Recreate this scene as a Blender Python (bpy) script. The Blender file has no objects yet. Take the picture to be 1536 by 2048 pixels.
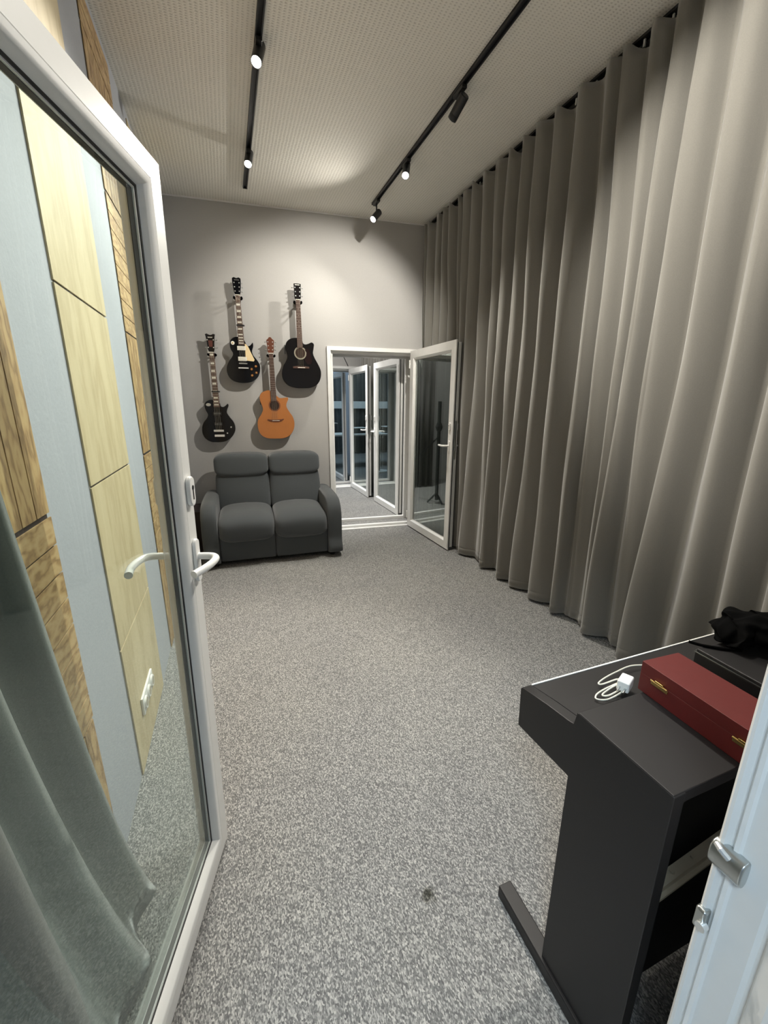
import bpy, bmesh, math, random
from mathutils import Vector, Matrix
random.seed(7)
PI = math.pi
scene = bpy.context.scene
C = scene.collection

# ------------------------------------------------------------------ camera
cam_d = bpy.data.cameras.new('camera')
cam = bpy.data.objects.new('camera', cam_d); C.objects.link(cam)
Rm = Matrix(((0.93713, 0.08558, -0.33833), (-0.34895, 0.24173, -0.90542), (0.00430, 0.96656, 0.25640)))
q = Rm.to_quaternion().normalized()
cam.rotation_mode = 'QUATERNION'; cam.rotation_quaternion = q
cam.location = (0, 0, 1.47)
cam_d.sensor_fit = 'VERTICAL'; cam_d.sensor_height = 36.0; cam_d.lens = 820.0 / 2048 * 36.0
cam_d.clip_start = 0.02
scene.camera = cam
# ------------------------------------------------------------------ view + world
scene.view_settings.view_transform = 'Standard'
scene.view_settings.look = 'None'
scene.view_settings.gamma = 1.0
scene.view_settings.use_curve_mapping = False
scene.view_settings.exposure = 0.95
try:
    scene.cycles.use_denoising = True
    scene.cycles.transparent_max_bounces = 32
    scene.cycles.max_bounces = 10
    scene.cycles.sample_clamp_indirect = 6.0
except Exception:
    pass
w = bpy.data.worlds.new('world'); scene.world = w; w.use_nodes = True
w.node_tree.nodes['Background'].inputs[0].default_value = (0.62, 0.78, 1.0, 1)
w.node_tree.nodes['Background'].inputs[1].default_value = 0.25

def area_light(name, loc, rot, sx, sy, power, col):
    l = bpy.data.lights.new(name, 'AREA'); l.shape = 'RECTANGLE'; l.size = sx; l.size_y = sy
    l.energy = power; l.color = col
    o = bpy.data.objects.new(name, l); o.location = loc; o.rotation_euler = rot; C.objects.link(o)
    return o
HALL_P, MID_P, FAR_P = 40, 24, 30
area_light('hallway_fill_light', (-0.85, -1.0, 3.2), (0, 0, 0), 0.6, 0.6, HALL_P, (0.68, 0.86, 1.0))  # unseen cool light added behind the camera to brighten the near jamb
area_light('middle_room_ceiling_light', (0.8, 5.9, 3.22), (0, 0, 0), 1.4, 1.0, MID_P, (1.0, 0.97, 0.92))
_l = bpy.data.lights.new('middle_room_spot', 'SPOT'); _l.energy = 170; _l.spot_size = 1.25; _l.spot_blend = 0.7; _l.color = (1, 0.98, 0.95)
_o = bpy.data.objects.new('middle_room_spot', _l); _o.location = (1.35, 6.0, 3.2); C.objects.link(_o)
area_light('far_room_ceiling_light', (0.6, 9.8, 3.22), (0, 0, 0), 1.6, 1.6, FAR_P, (0.62, 0.82, 1.0))
WARM = (1.0, 0.95, 0.855)
# track spotlights: name, lamp pivot on track (x, y), aim point, power, full cone deg
SPOTS = [
    # x, y, aim, power, full cone deg, drop of the head below the track, label
    (1.46, 2.65, (1.05, 4.6, 1.95), 120, 74, 0.075, 'black cylinder spotlight aimed away at the guitars, on the right track'),
    (1.46, 3.45, (0.35, 1.6, 0.0), 145, 112, 0.050, 'glowing spotlight near the far end of the right track'),
    (1.46, 4.14, (-0.9, 2.7, 0.5), 42, 150, 0.110, 'brightest glowing spotlight at the very end of the right track'),
    (1.46, 1.55, (-0.05, 1.15, 0.75), 85, 76, 0.060, 'spotlight on the right track nearest the camera'),
    (0.315, 2.74, (-0.55, 1.2, 0.2), 62, 84, 0.036, 'glowing spotlight on the left track, nearer one'),
    (0.315, 3.75, (-0.30, 1.9, 0.2), 85, 84, 0.036, 'glowing spotlight near the far end of the left track'),
    (0.315, 1.60, (2.08, 1.20, 2.25), 165, 64, 0.050, 'spotlight on the left track aimed at the curtain'),
]

# ------------------------------------------------------------------ material helpers
def newmat(name):
    m = bpy.data.materials.new(name); m.use_nodes = True
    nt = m.node_tree; b = nt.nodes['Principled BSDF']
    return m, nt, b
def pmat(name, col, rough=0.6, metal=0.0, spec=0.5, coat=0.0, sheen=0.0, bump=None):
    m, nt, b = newmat(name)
    b.inputs['Base Color'].default_value = (*col, 1)
    b.inputs['Roughness'].default_value = rough
    b.inputs['Metallic'].default_value = metal
    b.inputs['Specular IOR Level'].default_value = spec
    b.inputs['Coat Weight'].default_value = coat
    b.inputs['Sheen Weight'].default_value = sheen
    # slight procedural variation so that nothing is perfectly flat
    n = nt.nodes.new('ShaderNodeTexNoise'); n.inputs['Scale'].default_value = (bump[0] if bump else 12)
    n.inputs['Detail'].default_value = 4
    tc = nt.nodes.new('ShaderNodeTexCoord'); nt.links.new(tc.outputs['Object'], n.inputs['Vector'])
    mx = nt.nodes.new('ShaderNodeMix'); mx.data_type = 'RGBA'
    mx.inputs[6].default_value = (*[c * 0.93 for c in col], 1); mx.inputs[7].default_value = (*[min(1, c * 1.06) for c in col], 1)
    nt.links.new(n.outputs['Fac'], mx.inputs[0]); nt.links.new(mx.outputs[2], b.inputs['Base Color'])
    if bump:
        bp = nt.nodes.new('ShaderNodeBump'); bp.inputs['Strength'].default_value = bump[1]; bp.inputs['Distance'].default_value = bump[2]
        nt.links.new(n.outputs['Fac'], bp.inputs['Height']); nt.links.new(bp.outputs[0], b.inputs['Normal'])
    return m
def glass_mat(name, tint, boost=1.0):
    m = bpy.data.materials.new(name); m.use_nodes = True; nt = m.node_tree; nt.nodes.clear()
    out = nt.nodes.new('ShaderNodeOutputMaterial'); mix = nt.nodes.new('ShaderNodeMixShader')
    tr = nt.nodes.new('ShaderNodeBsdfTransparent'); tr.inputs[0].default_value = (*tint, 1)
    gl = nt.nodes.new('ShaderNodeBsdfGlossy'); gl.inputs['Roughness'].default_value = 0.0; gl.inputs[0].default_value = (0.95, 1.0, 0.98, 1)
    fr = nt.nodes.new('ShaderNodeFresnel'); fr.inputs[0].default_value = 1.45
    mu = nt.nodes.new('ShaderNodeMath'); mu.operation = 'MULTIPLY'; mu.inputs[1].default_value = boost; mu.use_clamp = True
    geo = nt.nodes.new('ShaderNodeNewGeometry')
    # the Fresnel node treats back faces as leaving glass: invert the index there so that a thin pane works from both sides
    ir = nt.nodes.new('ShaderNodeMix'); ir.inputs[2].default_value = 1.45; ir.inputs[3].default_value = 1 / 1.45
    nt.links.new(geo.outputs['Backfacing'], ir.inputs[0]); nt.links.new(ir.outputs[0], fr.inputs[0])
    nt.links.new(fr.outputs[0], mu.inputs[0]); nt.links.new(mu.outputs[0], mix.inputs[0])
    nt.links.new(tr.outputs[0], mix.inputs[1]); nt.links.new(gl.outputs[0], mix.inputs[2]); nt.links.new(mix.outputs[0], out.inputs[0])
    return m

M = {}
M['white_pvc'] = pmat('white_pvc', (0.80, 0.80, 0.78), 0.28, spec=0.5)
M['gasket'] = pmat('gasket', (0.02, 0.02, 0.02), 0.6)
M['glass'] = glass_mat('pane_glass', (0.93, 0.985, 0.975), 1.0)
M['boosted_glass'] = glass_mat('boosted_pane_glass', (0.62, 0.66, 0.645), 3.0)  # far doors: same glass type, tint darkened and reflections boosted beyond plain glass
M['white_handle'] = pmat('white_handle', (0.86, 0.86, 0.84), 0.25)
M['steel'] = pmat('steel', (0.55, 0.57, 0.56), 0.3, metal=1.0)
M['chrome'] = pmat('chrome', (0.85, 0.85, 0.83), 0.3, metal=0.75)
M['black_metal'] = pmat('black_metal', (0.015, 0.016, 0.018), 0.45)
M['black_paint'] = pmat('black_piano_paint', (0.014, 0.013, 0.0135), 0.45, spec=0.38, bump=(220, 0.15, 0.0006))
M['far_wall'] = pmat('painted_wall', (0.43, 0.42, 0.405), 0.85, bump=(160, 0.2, 0.001))
M['grey_wall'] = pmat('grey_painted_wall', (0.40, 0.42, 0.46), 0.85, bump=(90, 0.35, 0.002))
M['sofa'] = pmat('dark_grey_fabric', (0.070, 0.078, 0.083), 0.9, spec=0.2, sheen=0.25, bump=(420, 0.5, 0.0015))
M['sofa_shell'] = M['sofa']
M['black_plastic'] = pmat('black_plastic', (0.012, 0.012, 0.012), 0.4)
M['black_gloss'] = pmat('black_gloss', (0.004, 0.0045, 0.006), 0.12, spec=0.22)
M['black_satin'] = pmat('black_satin', (0.006, 0.005, 0.005), 0.22, spec=0.25)
M['cedar'] = pmat('orange_spruce', (0.42, 0.15, 0.032), 0.3, coat=0.2)
M['mahogany'] = pmat('mahogany', (0.12, 0.035, 0.015), 0.35)
M['rosewood'] = pmat('rosewood', (0.075, 0.033, 0.022), 0.45)
M['cream'] = pmat('cream_plastic', (0.80, 0.63, 0.36), 0.4)
M['ivory'] = pmat('ivory_inlay', (0.85, 0.82, 0.72), 0.35)
M['amber'] = pmat('amber_knob', (0.30, 0.09, 0.02), 0.3)
M['tortoise'] = pmat('tortoise_pickguard', (0.014, 0.006, 0.006), 0.2, spec=0.3)
M['sunburst'] = pmat('red_sunburst', (0.10, 0.025, 0.018), 0.25)
M['dark_hole'] = pmat('soundhole_interior', (0.03, 0.014, 0.008), 0.9)
M['string'] = pmat('string_metal', (0.7, 0.65, 0.55), 0.3, metal=1.0)
M['red_case'] = pmat('red_wood_case', (0.11, 0.013, 0.012), 0.42, bump=(60, 0.25, 0.001))
M['brass'] = pmat('brass', (0.75, 0.55, 0.22), 0.25, metal=1.0)
M['white_plastic'] = pmat('white_plastic', (0.85, 0.85, 0.82), 0.35)
M['cable_white'] = pmat('cable_white', (0.80, 0.78, 0.66), 0.5)
M['black_cloth'] = pmat('black_cloth', (0.002, 0.002, 0.002), 0.9, spec=0.05)
M['dark_brown'] = pmat('dark_brown_board', (0.03, 0.018, 0.016), 0.6)
M['beige_metal'] = pmat('beige_metal', (0.42, 0.38, 0.29), 0.5)
M['curtain_far'] = pmat('dark_curtain', (0.10, 0.095, 0.09), 0.9)
M['white_table'] = pmat('white_table', (0.75, 0.75, 0.72), 0.5)
M['glint_and_zip'] = pmat('glint_and_zip', (0.9, 0.9, 0.86), 0.35)  # pale colour for the painted lid glint, also the bag zip

def curtain_mat(name, col, hem=True):
    m, nt, b = newmat(name)
    b.inputs['Roughness'].default_value = 0.95; b.inputs['Sheen Weight'].default_value = 0.5
    b.inputs['Sheen Roughness'].default_value = 0.5; b.inputs['Specular IOR Level'].default_value = 0.1
    tc = nt.nodes.new('ShaderNodeTexCoord'); n = nt.nodes.new('ShaderNodeTexNoise'); n.inputs['Scale'].default_value = 260; n.inputs['Detail'].default_value = 3
    nt.links.new(tc.outputs['Object'], n.inputs['Vector'])
    mx = nt.nodes.new('ShaderNodeMix'); mx.data_type = 'RGBA'
    mx.inputs[6].default_value = (*[c * 0.88 for c in col], 1); mx.inputs[7].default_value = (*[c * 1.12 for c in col], 1)
    nt.links.new(n.outputs['Fac'], mx.inputs[0]); nt.links.new(mx.outputs[2], b.inputs['Base Color'])
    bp = nt.nodes.new('ShaderNodeBump'); bp.inputs['Strength'].default_value = 0.25; bp.inputs['Distance'].default_value = 0.001
    nt.links.new(n.outputs['Fac'], bp.inputs['Height']); nt.links.new(bp.outputs[0], b.inputs['Normal'])
    return m
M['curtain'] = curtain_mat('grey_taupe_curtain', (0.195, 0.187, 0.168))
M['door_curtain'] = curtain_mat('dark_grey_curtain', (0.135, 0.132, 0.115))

def carpet_mat():
    m, nt, b = newmat('speckled_grey_carpet')
    L = nt.links.new
    geo = nt.nodes.new('ShaderNodeNewGeometry')
    mp = nt.nodes.new('ShaderNodeMapping'); mp.inputs['Rotation'].default_value = (0, 0, 0.35); mp.inputs['Scale'].default_value = (1, 0.55, 1)
    L(geo.outputs['Position'], mp.inputs['Vector'])
    v = nt.nodes.new('ShaderNodeTexVoronoi'); v.inputs['Scale'].default_value = 340; v.inputs['Randomness'].default_value = 1
    L(mp.outputs[0], v.inputs['Vector'])
    sep = nt.nodes.new('ShaderNodeSeparateColor'); L(v.outputs['Color'], sep.inputs[0])
    n1 = nt.nodes.new('ShaderNodeTexNoise'); n1.inputs['Scale'].default_value = 210; n1.inputs['Detail'].default_value = 5; n1.inputs['Roughness'].default_value = 0.75
    L(mp.outputs[0], n1.inputs['Vector'])
    n2 = nt.nodes.new('ShaderNodeTexNoise'); n2.inputs['Scale'].default_value = 1.6; n2.inputs['Detail'].default_value = 3
    L(geo.outputs['Position'], n2.inputs['Vector'])
    a = nt.nodes.new('ShaderNodeMath'); a.operation = 'MULTIPLY_ADD'; a.inputs[1].default_value = 0.55; L(sep.outputs[0], a.inputs[0])
    s = nt.nodes.new('ShaderNodeMath'); s.operation = 'MULTIPLY'; s.inputs[1].default_value = 0.55; L(n1.outputs['Fac'], s.inputs[0]); L(s.outputs[0], a.inputs[2])
    r = nt.nodes.new('ShaderNodeValToRGB'); e = r.color_ramp.elements
    e[0].position = 0.15; e[0].color = (0.075, 0.074, 0.077, 1)
    e[1].position = 0.92; e[1].color = (0.56, 0.54, 0.51, 1)
    k = e.new(0.50); k.color = (0.185, 0.185, 0.182, 1)
    k = e.new(0.70); k.color = (0.33, 0.328, 0.315, 1)
    L(a.outputs[0], r.inputs[0])
    # broad soft wear patches
    mu = nt.nodes.new('ShaderNodeMix'); mu.data_type = 'RGBA'; mu.blend_type = 'MULTIPLY'; mu.inputs[0].default_value = 1
    r2 = nt.nodes.new('ShaderNodeValToRGB'); r2.color_ramp.elements[0].color = (0.92, 0.92, 0.93, 1); r2.color_ramp.elements[1].color = (1.04, 1.035, 1.02, 1)
    r2.color_ramp.elements[0].position = 0.3; r2.color_ramp.elements[1].position = 0.7
    L(n2.outputs['Fac'], r2.inputs[0]); L(r.outputs[0], mu.inputs[6]); L(r2.outputs[0], mu.inputs[7])
    # small dark stain on the carpet
    dst = nt.nodes.new('ShaderNodeVectorMath'); dst.operation = 'DISTANCE'; dst.inputs[1].default_value = (0.458, 0.813, 0)
    n3 = nt.nodes.new('ShaderNodeTexNoise'); n3.inputs['Scale'].default_value = 60; L(geo.outputs['Position'], n3.inputs['Vector'])
    ns = nt.nodes.new('ShaderNodeMath'); ns.operation = 'MULTIPLY_ADD'; ns.inputs[1].default_value = 0.035; ns.inputs[2].default_value = -0.0175
    L(n3.outputs['Fac'], ns.inputs[0]); L(geo.outputs['Position'], dst.inputs[0])
    ad = nt.nodes.new('ShaderNodeMath'); ad.operation = 'ADD'; L(dst.outputs['Value'], ad.inputs[0]); L(ns.outputs[0], ad.inputs[1])
    r3 = nt.nodes.new('ShaderNodeValToRGB'); r3.color_ramp.elements[0].position = 0.006; r3.color_ramp.elements[0].color = (0.22, 0.22, 0.18, 1)
    r3.color_ramp.elements[1].position = 0.030; r3.color_ramp.elements[1].color = (1, 1, 1, 1); L(ad.outputs[0], r3.inputs[0])
    m2 = nt.nodes.new('ShaderNodeMix'); m2.data_type = 'RGBA'; m2.blend_type = 'MULTIPLY'; m2.inputs[0].default_value = 1
    L(mu.outputs[2], m2.inputs[6]); L(r3.outputs[0], m2.inputs[7]); L(m2.outputs[2], b.inputs['Base Color'])
    b.inputs['Roughness'].default_value = 0.95; b.inputs['Specular IOR Level'].default_value = 0.15
    bp = nt.nodes.new('ShaderNodeBump'); bp.inputs['Strength'].default_value = 0.8; bp.inputs['Distance'].default_value = 0.004
    L(a.outputs[0], bp.inputs['Height']); L(bp.outputs[0], b.inputs['Normal'])
    return m
M['carpet'] = carpet_mat()

def ceiling_mat():
    m, nt, b = newmat('perforated_ceiling_board'); L = nt.links.new
    geo = nt.nodes.new('ShaderNodeNewGeometry'); sp = nt.nodes.new('ShaderNodeSeparateXYZ'); L(geo.outputs['Position'], sp.inputs[0])
    nz = nt.nodes.new('ShaderNodeTexNoise'); nz.inputs['Scale'].default_value = 40; L(geo.outputs['Position'], nz.inputs['Vector'])
    def wave(sock, period, jit):
        j = nt.nodes.new('ShaderNodeMath'); j.operation = 'MULTIPLY_ADD'; j.inputs[1].default_value = jit; L(nz.outputs['Fac'], j.inputs[0]); L(sock, j.inputs[2])
        a = nt.nodes.new('ShaderNodeMath'); a.operation = 'MULTIPLY'; a.inputs[1].default_value = 2 * PI / period; L(j.outputs[0], a.inputs[0])
        s = nt.nodes.new('ShaderNodeMath'); s.operation = 'SINE'; L(a.outputs[0], s.inputs[0])
        r = nt.nodes.new('ShaderNodeMath'); r.operation = 'MULTIPLY_ADD'; r.inputs[1].default_value = 0.5; r.inputs[2].default_value = 0.5; L(s.outputs[0], r.inputs[0])
        return r.outputs[0]
    wx = wave(sp.outputs[0], 0.0235, 0.010); wy = wave(sp.outputs[1], 0.0150, 0.012)
    mul = nt.nodes.new('ShaderNodeMath'); mul.operation = 'MULTIPLY'; L(wx, mul.inputs[0]); L(wy, mul.inputs[1])
    r = nt.nodes.new('ShaderNodeValToRGB'); e = r.color_ramp.elements
    e[0].position = 0.30; e[0].color = (0.80, 0.78, 0.72, 1); e[1].position = 0.85; e[1].color = (0.60, 0.58, 0.53, 1)
    L(mul.outputs[0], r.inputs[0]); L(r.outputs[0], b.inputs['Base Color'])
    b.inputs['Roughness'].default_value = 0.9; b.inputs['Specular IOR Level'].default_value = 0.2
    bp = nt.nodes.new('ShaderNodeBump'); bp.inputs['Strength'].default_value = 0.35; bp.inputs['Distance'].default_value = 0.004; bp.invert = True
    L(mul.outputs[0], bp.inputs['Height']); L(bp.outputs[0], b.inputs['Normal'])
    return m
M['ceiling'] = ceiling_mat()

def wood_mat(name, c0, c1, c2, sc=(6, 6, 6), along='z', dist=3.0, scale=2.2):
    m, nt, b = newmat(name); L = nt.links.new
    tc = nt.nodes.new('ShaderNodeTexCoord'); mp = nt.nodes.new('ShaderNodeMapping'); mp.inputs['Scale'].default_value = sc
    L(tc.outputs['Object'], mp.inputs['Vector'])
    n0 = nt.nodes.new('ShaderNodeTexNoise'); n0.inputs['Scale'].default_value = 1.3; n0.inputs['Detail'].default_value = 3; L(mp.outputs[0], n0.inputs['Vector'])
    w0 = nt.nodes.new('ShaderNodeMath'); w0.operation = 'MULTIPLY'; w0.inputs[1].default_value = 2 * PI * scale * 2; L(n0.outputs['Fac'], w0.inputs[0])
    s0 = nt.nodes.new('ShaderNodeMath'); s0.operation = 'SINE'; L(w0.outputs[0], s0.inputs[0])
    n1 = nt.nodes.new('ShaderNodeTexNoise'); n1.inputs['Scale'].default_value = 9; n1.inputs['Detail'].default_value = 6; L(mp.outputs[0], n1.inputs['Vector'])
    s1 = nt.nodes.new('ShaderNodeMath'); s1.operation = 'MULTIPLY_ADD'; s1.inputs[1].default_value = 0.28; s1.inputs[2].default_value = 0.22; L(s0.outputs[0], s1.inputs[0])
    ad = nt.nodes.new('ShaderNodeMath'); ad.operation = 'MULTIPLY_ADD'; ad.inputs[1].default_value = 0.6; L(n1.outputs['Fac'], ad.inputs[0]); L(s1.outputs[0], ad.inputs[2])
    r = nt.nodes.new('ShaderNodeValToRGB'); e = r.color_ramp.elements
    e[0].position = 0.25; e[0].color = (*c0, 1); e[1].position = 0.85; e[1].color = (*c2, 1); k = e.new(0.60); k.color = (*c1, 1)
    L(ad.outputs[0], r.inputs[0]); L(r.outputs[0], b.inputs['Base Color'])
    b.inputs['Roughness'].default_value = 0.65
    return m
M['wood_h'] = wood_mat('pine_plywood_flat_grain', (0.50, 0.35, 0.17), (0.42, 0.275, 0.12), (0.28, 0.172, 0.074), (5, 5, 13))
M['wood_v'] = wood_mat('pine_plywood_upright_grain', (0.48, 0.33, 0.15), (0.40, 0.255, 0.11), (0.26, 0.158, 0.066), (5, 14, 4.2))
M['birch'] = wood_mat('pale_birch_plywood', (0.60, 0.51, 0.32), (0.57, 0.48, 0.295), (0.50, 0.41, 0.24), (3, 5, 1.3), scale=1.2)
M['emit'] = bpy.data.materials.new('lamp_lens'); M['emit'].use_nodes = True
_b = M['emit'].node_tree.nodes['Principled BSDF']; _b.inputs['Emission Color'].default_value = (1, 0.96, 0.88, 1); _b.inputs['Emission Strength'].default_value = 18

# ------------------------------------------------------------------ geometry helpers
class MB:
    """collects shapes for ONE mesh object"""
    def __init__(s): s.v = []; s.f = []
    def add(s, vs, fs):
        k = len(s.v); s.v += [tuple(p) for p in vs]; s.f += [tuple(i + k for i in f) for f in fs]; return s
    def box(s, x0, x1, y0, y1, z0, z1, mat=None):
        vs = [(x, y, z) for x in (x0, x1) for y in (y0, y1) for z in (z0, z1)]
        if mat: vs = [mat @ Vector(p) for p in vs]
        return s.add(vs, [(0, 1, 3, 2), (4, 6, 7, 5), (0, 4, 5, 1), (2, 3, 7, 6), (0, 2, 6, 4), (1, 5, 7, 3)])
    def prism(s, pts, a0, a1, axis='y'):
        """polygon pts (2D) extruded along axis"""
        n = len(pts)
        def P(p, a):
            if axis == 'y': return (p[0], a, p[1])
            if axis == 'x': return (a, p[0], p[1])
            return (p[0], p[1], a)
        vs = [P(p, a0) for p in pts] + [P(p, a1) for p in pts]
        fs = [tuple(range(n)), tuple(range(2 * n - 1, n - 1, -1))] + [(i, (i + 1) % n + 0, (i + 1) % n + n, i + n)[::-1] for i in range(n)]
        return s.add(vs, fs)
    def tube(s, pts, r, n=10, cap=True, taper=None):
        pts = [Vector(p) for p in pts]; rings = []
        up = None
        for i, p in enumerate(pts):
            t = (pts[min(i + 1, len(pts) - 1)] - pts[max(i - 1, 0)]).normalized()
            if up is None:
                up = Vector((0, 0, 1)) if abs(t.z) < 0.9 else Vector((1, 0, 0))
            a = t.cross(up)
            if a.length < 1e-4: a = t.cross(Vector((0, 1, 0)))
            a.normalize(); b_ = a.cross(t).normalized(); up = b_
            rr = r if taper is None else r * taper[i]
            rings.append([p + a * math.cos(2 * PI * k / n) * rr + b_ * math.sin(2 * PI * k / n) * rr for k in range(n)])
        vs = [v for R in rings for v in R]; fs = []
        for i in range(len(rings) - 1):
            for k in range(n):
                fs.append((i * n + k, i * n + (k + 1) % n, (i + 1) * n + (k + 1) % n, (i + 1) * n + k))
        if cap: fs.append(tuple(range(n))[::-1]); fs.append(tuple((len(rings) - 1) * n + k for k in range(n)))
        return s.add(vs, fs)
    def disc(s, c, r, thick, axis='y', n=28, r2=None):
        a = {'y': Vector((0, 1, 0)), 'x': Vector((1, 0, 0)), 'z': Vector((0, 0, 1))}[axis]
        return s.tube([Vector(c), Vector(c) + a * thick], r, n, taper=[1, (r2 or r) / r])
    def ringdisc(s, c, r0, r1, thick, n=32):
        """flat ring in the xz plane, thickness along -y"""
        c = Vector(c); vs = []
        for y in (0, -thick):
            for r in (r0, r1):
                vs += [(c.x + math.cos(2 * PI * k / n) * r, c.y + y, c.z + math.sin(2 * PI * k / n) * r) for k in range(n)]
        fs = []
        for k in range(n):
            j = (k + 1) % n
            fs += [(2 * n + k, 2 * n + j, 3 * n + j, 3 * n + k), (k, n + k, n + j, j), (n + k, 3 * n + k, 3 * n + j, n + j), (k, j, 2 * n + j, 2 * n + k)]
        return s.add(vs, fs)
    def sweep_rect(s, w, h, prof):
        """mitred picture-frame sweep. prof: closed list of (inset, y). rectangle in xz from (0,0) to (w,h)"""
        n = len(prof); vs = []
        for (cx, cz, sx, sz) in ((0, 0, 1, 1), (w, 0, -1, 1), (w, h, -1, -1), (0, h, 1, -1)):
            for d, y in prof: vs.append((cx + sx * d, y, cz + sz * d))
        fs = []
        for c in range(4):
            for i in range(n):
                a = c * n + i; b_ = c * n + (i + 1) % n; c2 = ((c + 1) % 4) * n
                fs.append((a, b_, c2 + (i + 1) % n, c2 + i))
        return s.add(vs, fs)
    def build(s, name, mat, parent=None, smooth=False, bevel=None, loc=None, rot=None, sub=0, seg=2):
        me = bpy.data.meshes.new(name); me.from_pydata([tuple(p) for p in s.v], [], s.f)
        bm = bmesh.new(); bm.from_mesh(me); bmesh.ops.recalc_face_normals(bm, faces=bm.faces[:]); bm.to_mesh(me); bm.free()
        me.materials.append(M[mat] if isinstance(mat, str) else mat)
        o = bpy.data.objects.new(name, me); C.objects.link(o)
        if parent: o.parent = parent
        if loc: o.location = loc
        if rot: o.rotation_euler = rot
        if smooth or sub or bevel:
            for p in me.polygons: p.use_smooth = True
        if bevel:
            md = o.modifiers.new('bevel', 'BEVEL'); md.width = bevel; md.segments = seg; md.limit_method = 'ANGLE'; md.angle_limit = math.radians(40)
            md.harden_normals = True
        if sub:
            md = o.modifiers.new('sub', 'SUBSURF'); md.levels = sub; md.render_levels = sub
        if smooth and not bevel and not sub:
            try:
                me.set_sharp_from_angle(angle=math.radians(38))
            except Exception: pass
        return o
def thing(name, label, cat, loc=(0, 0, 0), rz=0, group=None):
    o = bpy.data.objects.new(name, None); C.objects.link(o); o.location = loc; o.rotation_euler = (0, 0, rz)
    o.empty_display_size = 0.05
    o['label'] = label; o['category'] = cat
    if group: o['group'] = group
    return o
def tag(o, label, cat, group=None):
    o['label'] = label; o['category'] = cat
    if group: o['group'] = group
    return o
def struct(o, label=None, cat=None):
    o['kind'] = 'structure'
    if label: o['label'] = label
    if cat: o['category'] = cat
    return o
def catmull(pts, n=6, closed=True):
    out = []; N = len(pts)
    for i in range(N if closed else N - 1):
        p0, p1, p2, p3 = [Vector(pts[(i + k) % N]) if closed else Vector(pts[min(max(i + k, 0), N - 1)]) for k in (-1, 0, 1, 2)]
        for j in range(n):
            t = j / n
            out.append(0.5 * ((2 * p1) + (-p0 + p2) * t + (2 * p0 - 5 * p1 + 4 * p2 - p3) * t * t + (-p0 + 3 * p1 - 3 * p2 + p3) * t ** 3))
    if not closed: out.append(Vector(pts[-1]))
    return out

# ------------------------------------------------------------------ room shell
CEIL = 3.29
FX, FY = 2.035, 4.505                     # anchor of the far wall
FA = math.radians(-5.6)
Ff = Matrix.Translation((FX, FY, 0)) @ Matrix.Rotation(FA, 4, 'Z')   # far-wall frame: +x along the wall, +y into it
struct(MB().box(-1.4, 2.6, -2.6, 12.6, -0.10, 0.0).build('floor', 'carpet'), 'speckled grey loop pile carpet running through the rooms', 'carpet floor')
struct(MB().box(-1.4, 2.6, 0.1, 12.6, CEIL, CEIL + 0.1).build('ceiling', 'ceiling'), 'finely perforated pale grey acoustic ceiling', 'ceiling')
struct(MB().box(-0.57, -0.45, 0.0, 4.95, 0, CEIL).build('wall_left', 'grey_wall'), 'grey-blue wall behind the open glass door', 'wall')
struct(MB().box(2.36, 2.48, 0.1, 12.2, 0, CEIL).build('wall_right', 'grey_wall'))
# far wall with its doorway (in far-wall frame)
U0, U1, ZT, TH = -0.985, 0.075, 2.055, 0.40
fw = MB()
fw.box(-2.75, U0, 0, TH, 0, CEIL, Ff); fw.box(U1, 0.36, 0, TH, 0, CEIL, Ff); fw.box(U0, U1, 0, TH, ZT, CEIL, Ff)
struct(fw.build('wall_far', 'far_wall'), 'pale grey far wall with the guitars and a doorway', 'wall')
# thin shadow-gap trim under the ceiling
struct(MB().box(-2.6, 0.33, -0.012, -0.001, CEIL - 0.012, CEIL - 0.001, Ff).build('trim_1', 'white_table'))
# middle room and far room walls
Y2a, Y2b = 7.10, 7.52
wm = MB(); wm.box(-1.3, 1.14, Y2a, Y2b, 0, CEIL); wm.box(2.20, 2.36, Y2a, Y2b, 0, CEIL); wm.box(1.14, 2.20, Y2a, Y2b, 2.07, CEIL)
struct(wm.build('wall_middle', 'far_wall'), 'grey dividing wall seen through the first doorway', 'wall')
struct(MB().box(-1.3, 2.45, 12.0, 12.12, 0, CEIL).build('wall_back', 'grey_wall'))
wl2 = MB(); wl2.box(-1.3, -1.2, 5.05, 12.0, 0, CEIL)
struct(wl2.build('wall_side', 'far_wall'))
# near wall with the doorway the camera looks through
nw = MB(); nw.box(0.68, 2.36, 0.115, 0.235, 0, CEIL); nw.box(-1.4, -0.45, 0.115, 0.235, 0, CEIL); nw.box(-0.45, 0.68, 0.115, 0.235, 2.12, CEIL)
struct(nw.build('wall_near', 'grey_wall'))
hall = MB(); hall.box(-1.5, -1.4, -2.6, 0.235, 0, CEIL); hall.box(2.6, 2.7, -2.6, 0.235, 0, CEIL); hall.box(-1.5, 2.7, -2.7, -2.6, 0, CEIL)
struct(hall.build('wall_hall', 'grey_wall'))
struct(MB().box(-1.5, 2.7, -2.7, 0.1, CEIL, CEIL + 0.1).build('ceiling_hall', 'far_wall'))

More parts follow.
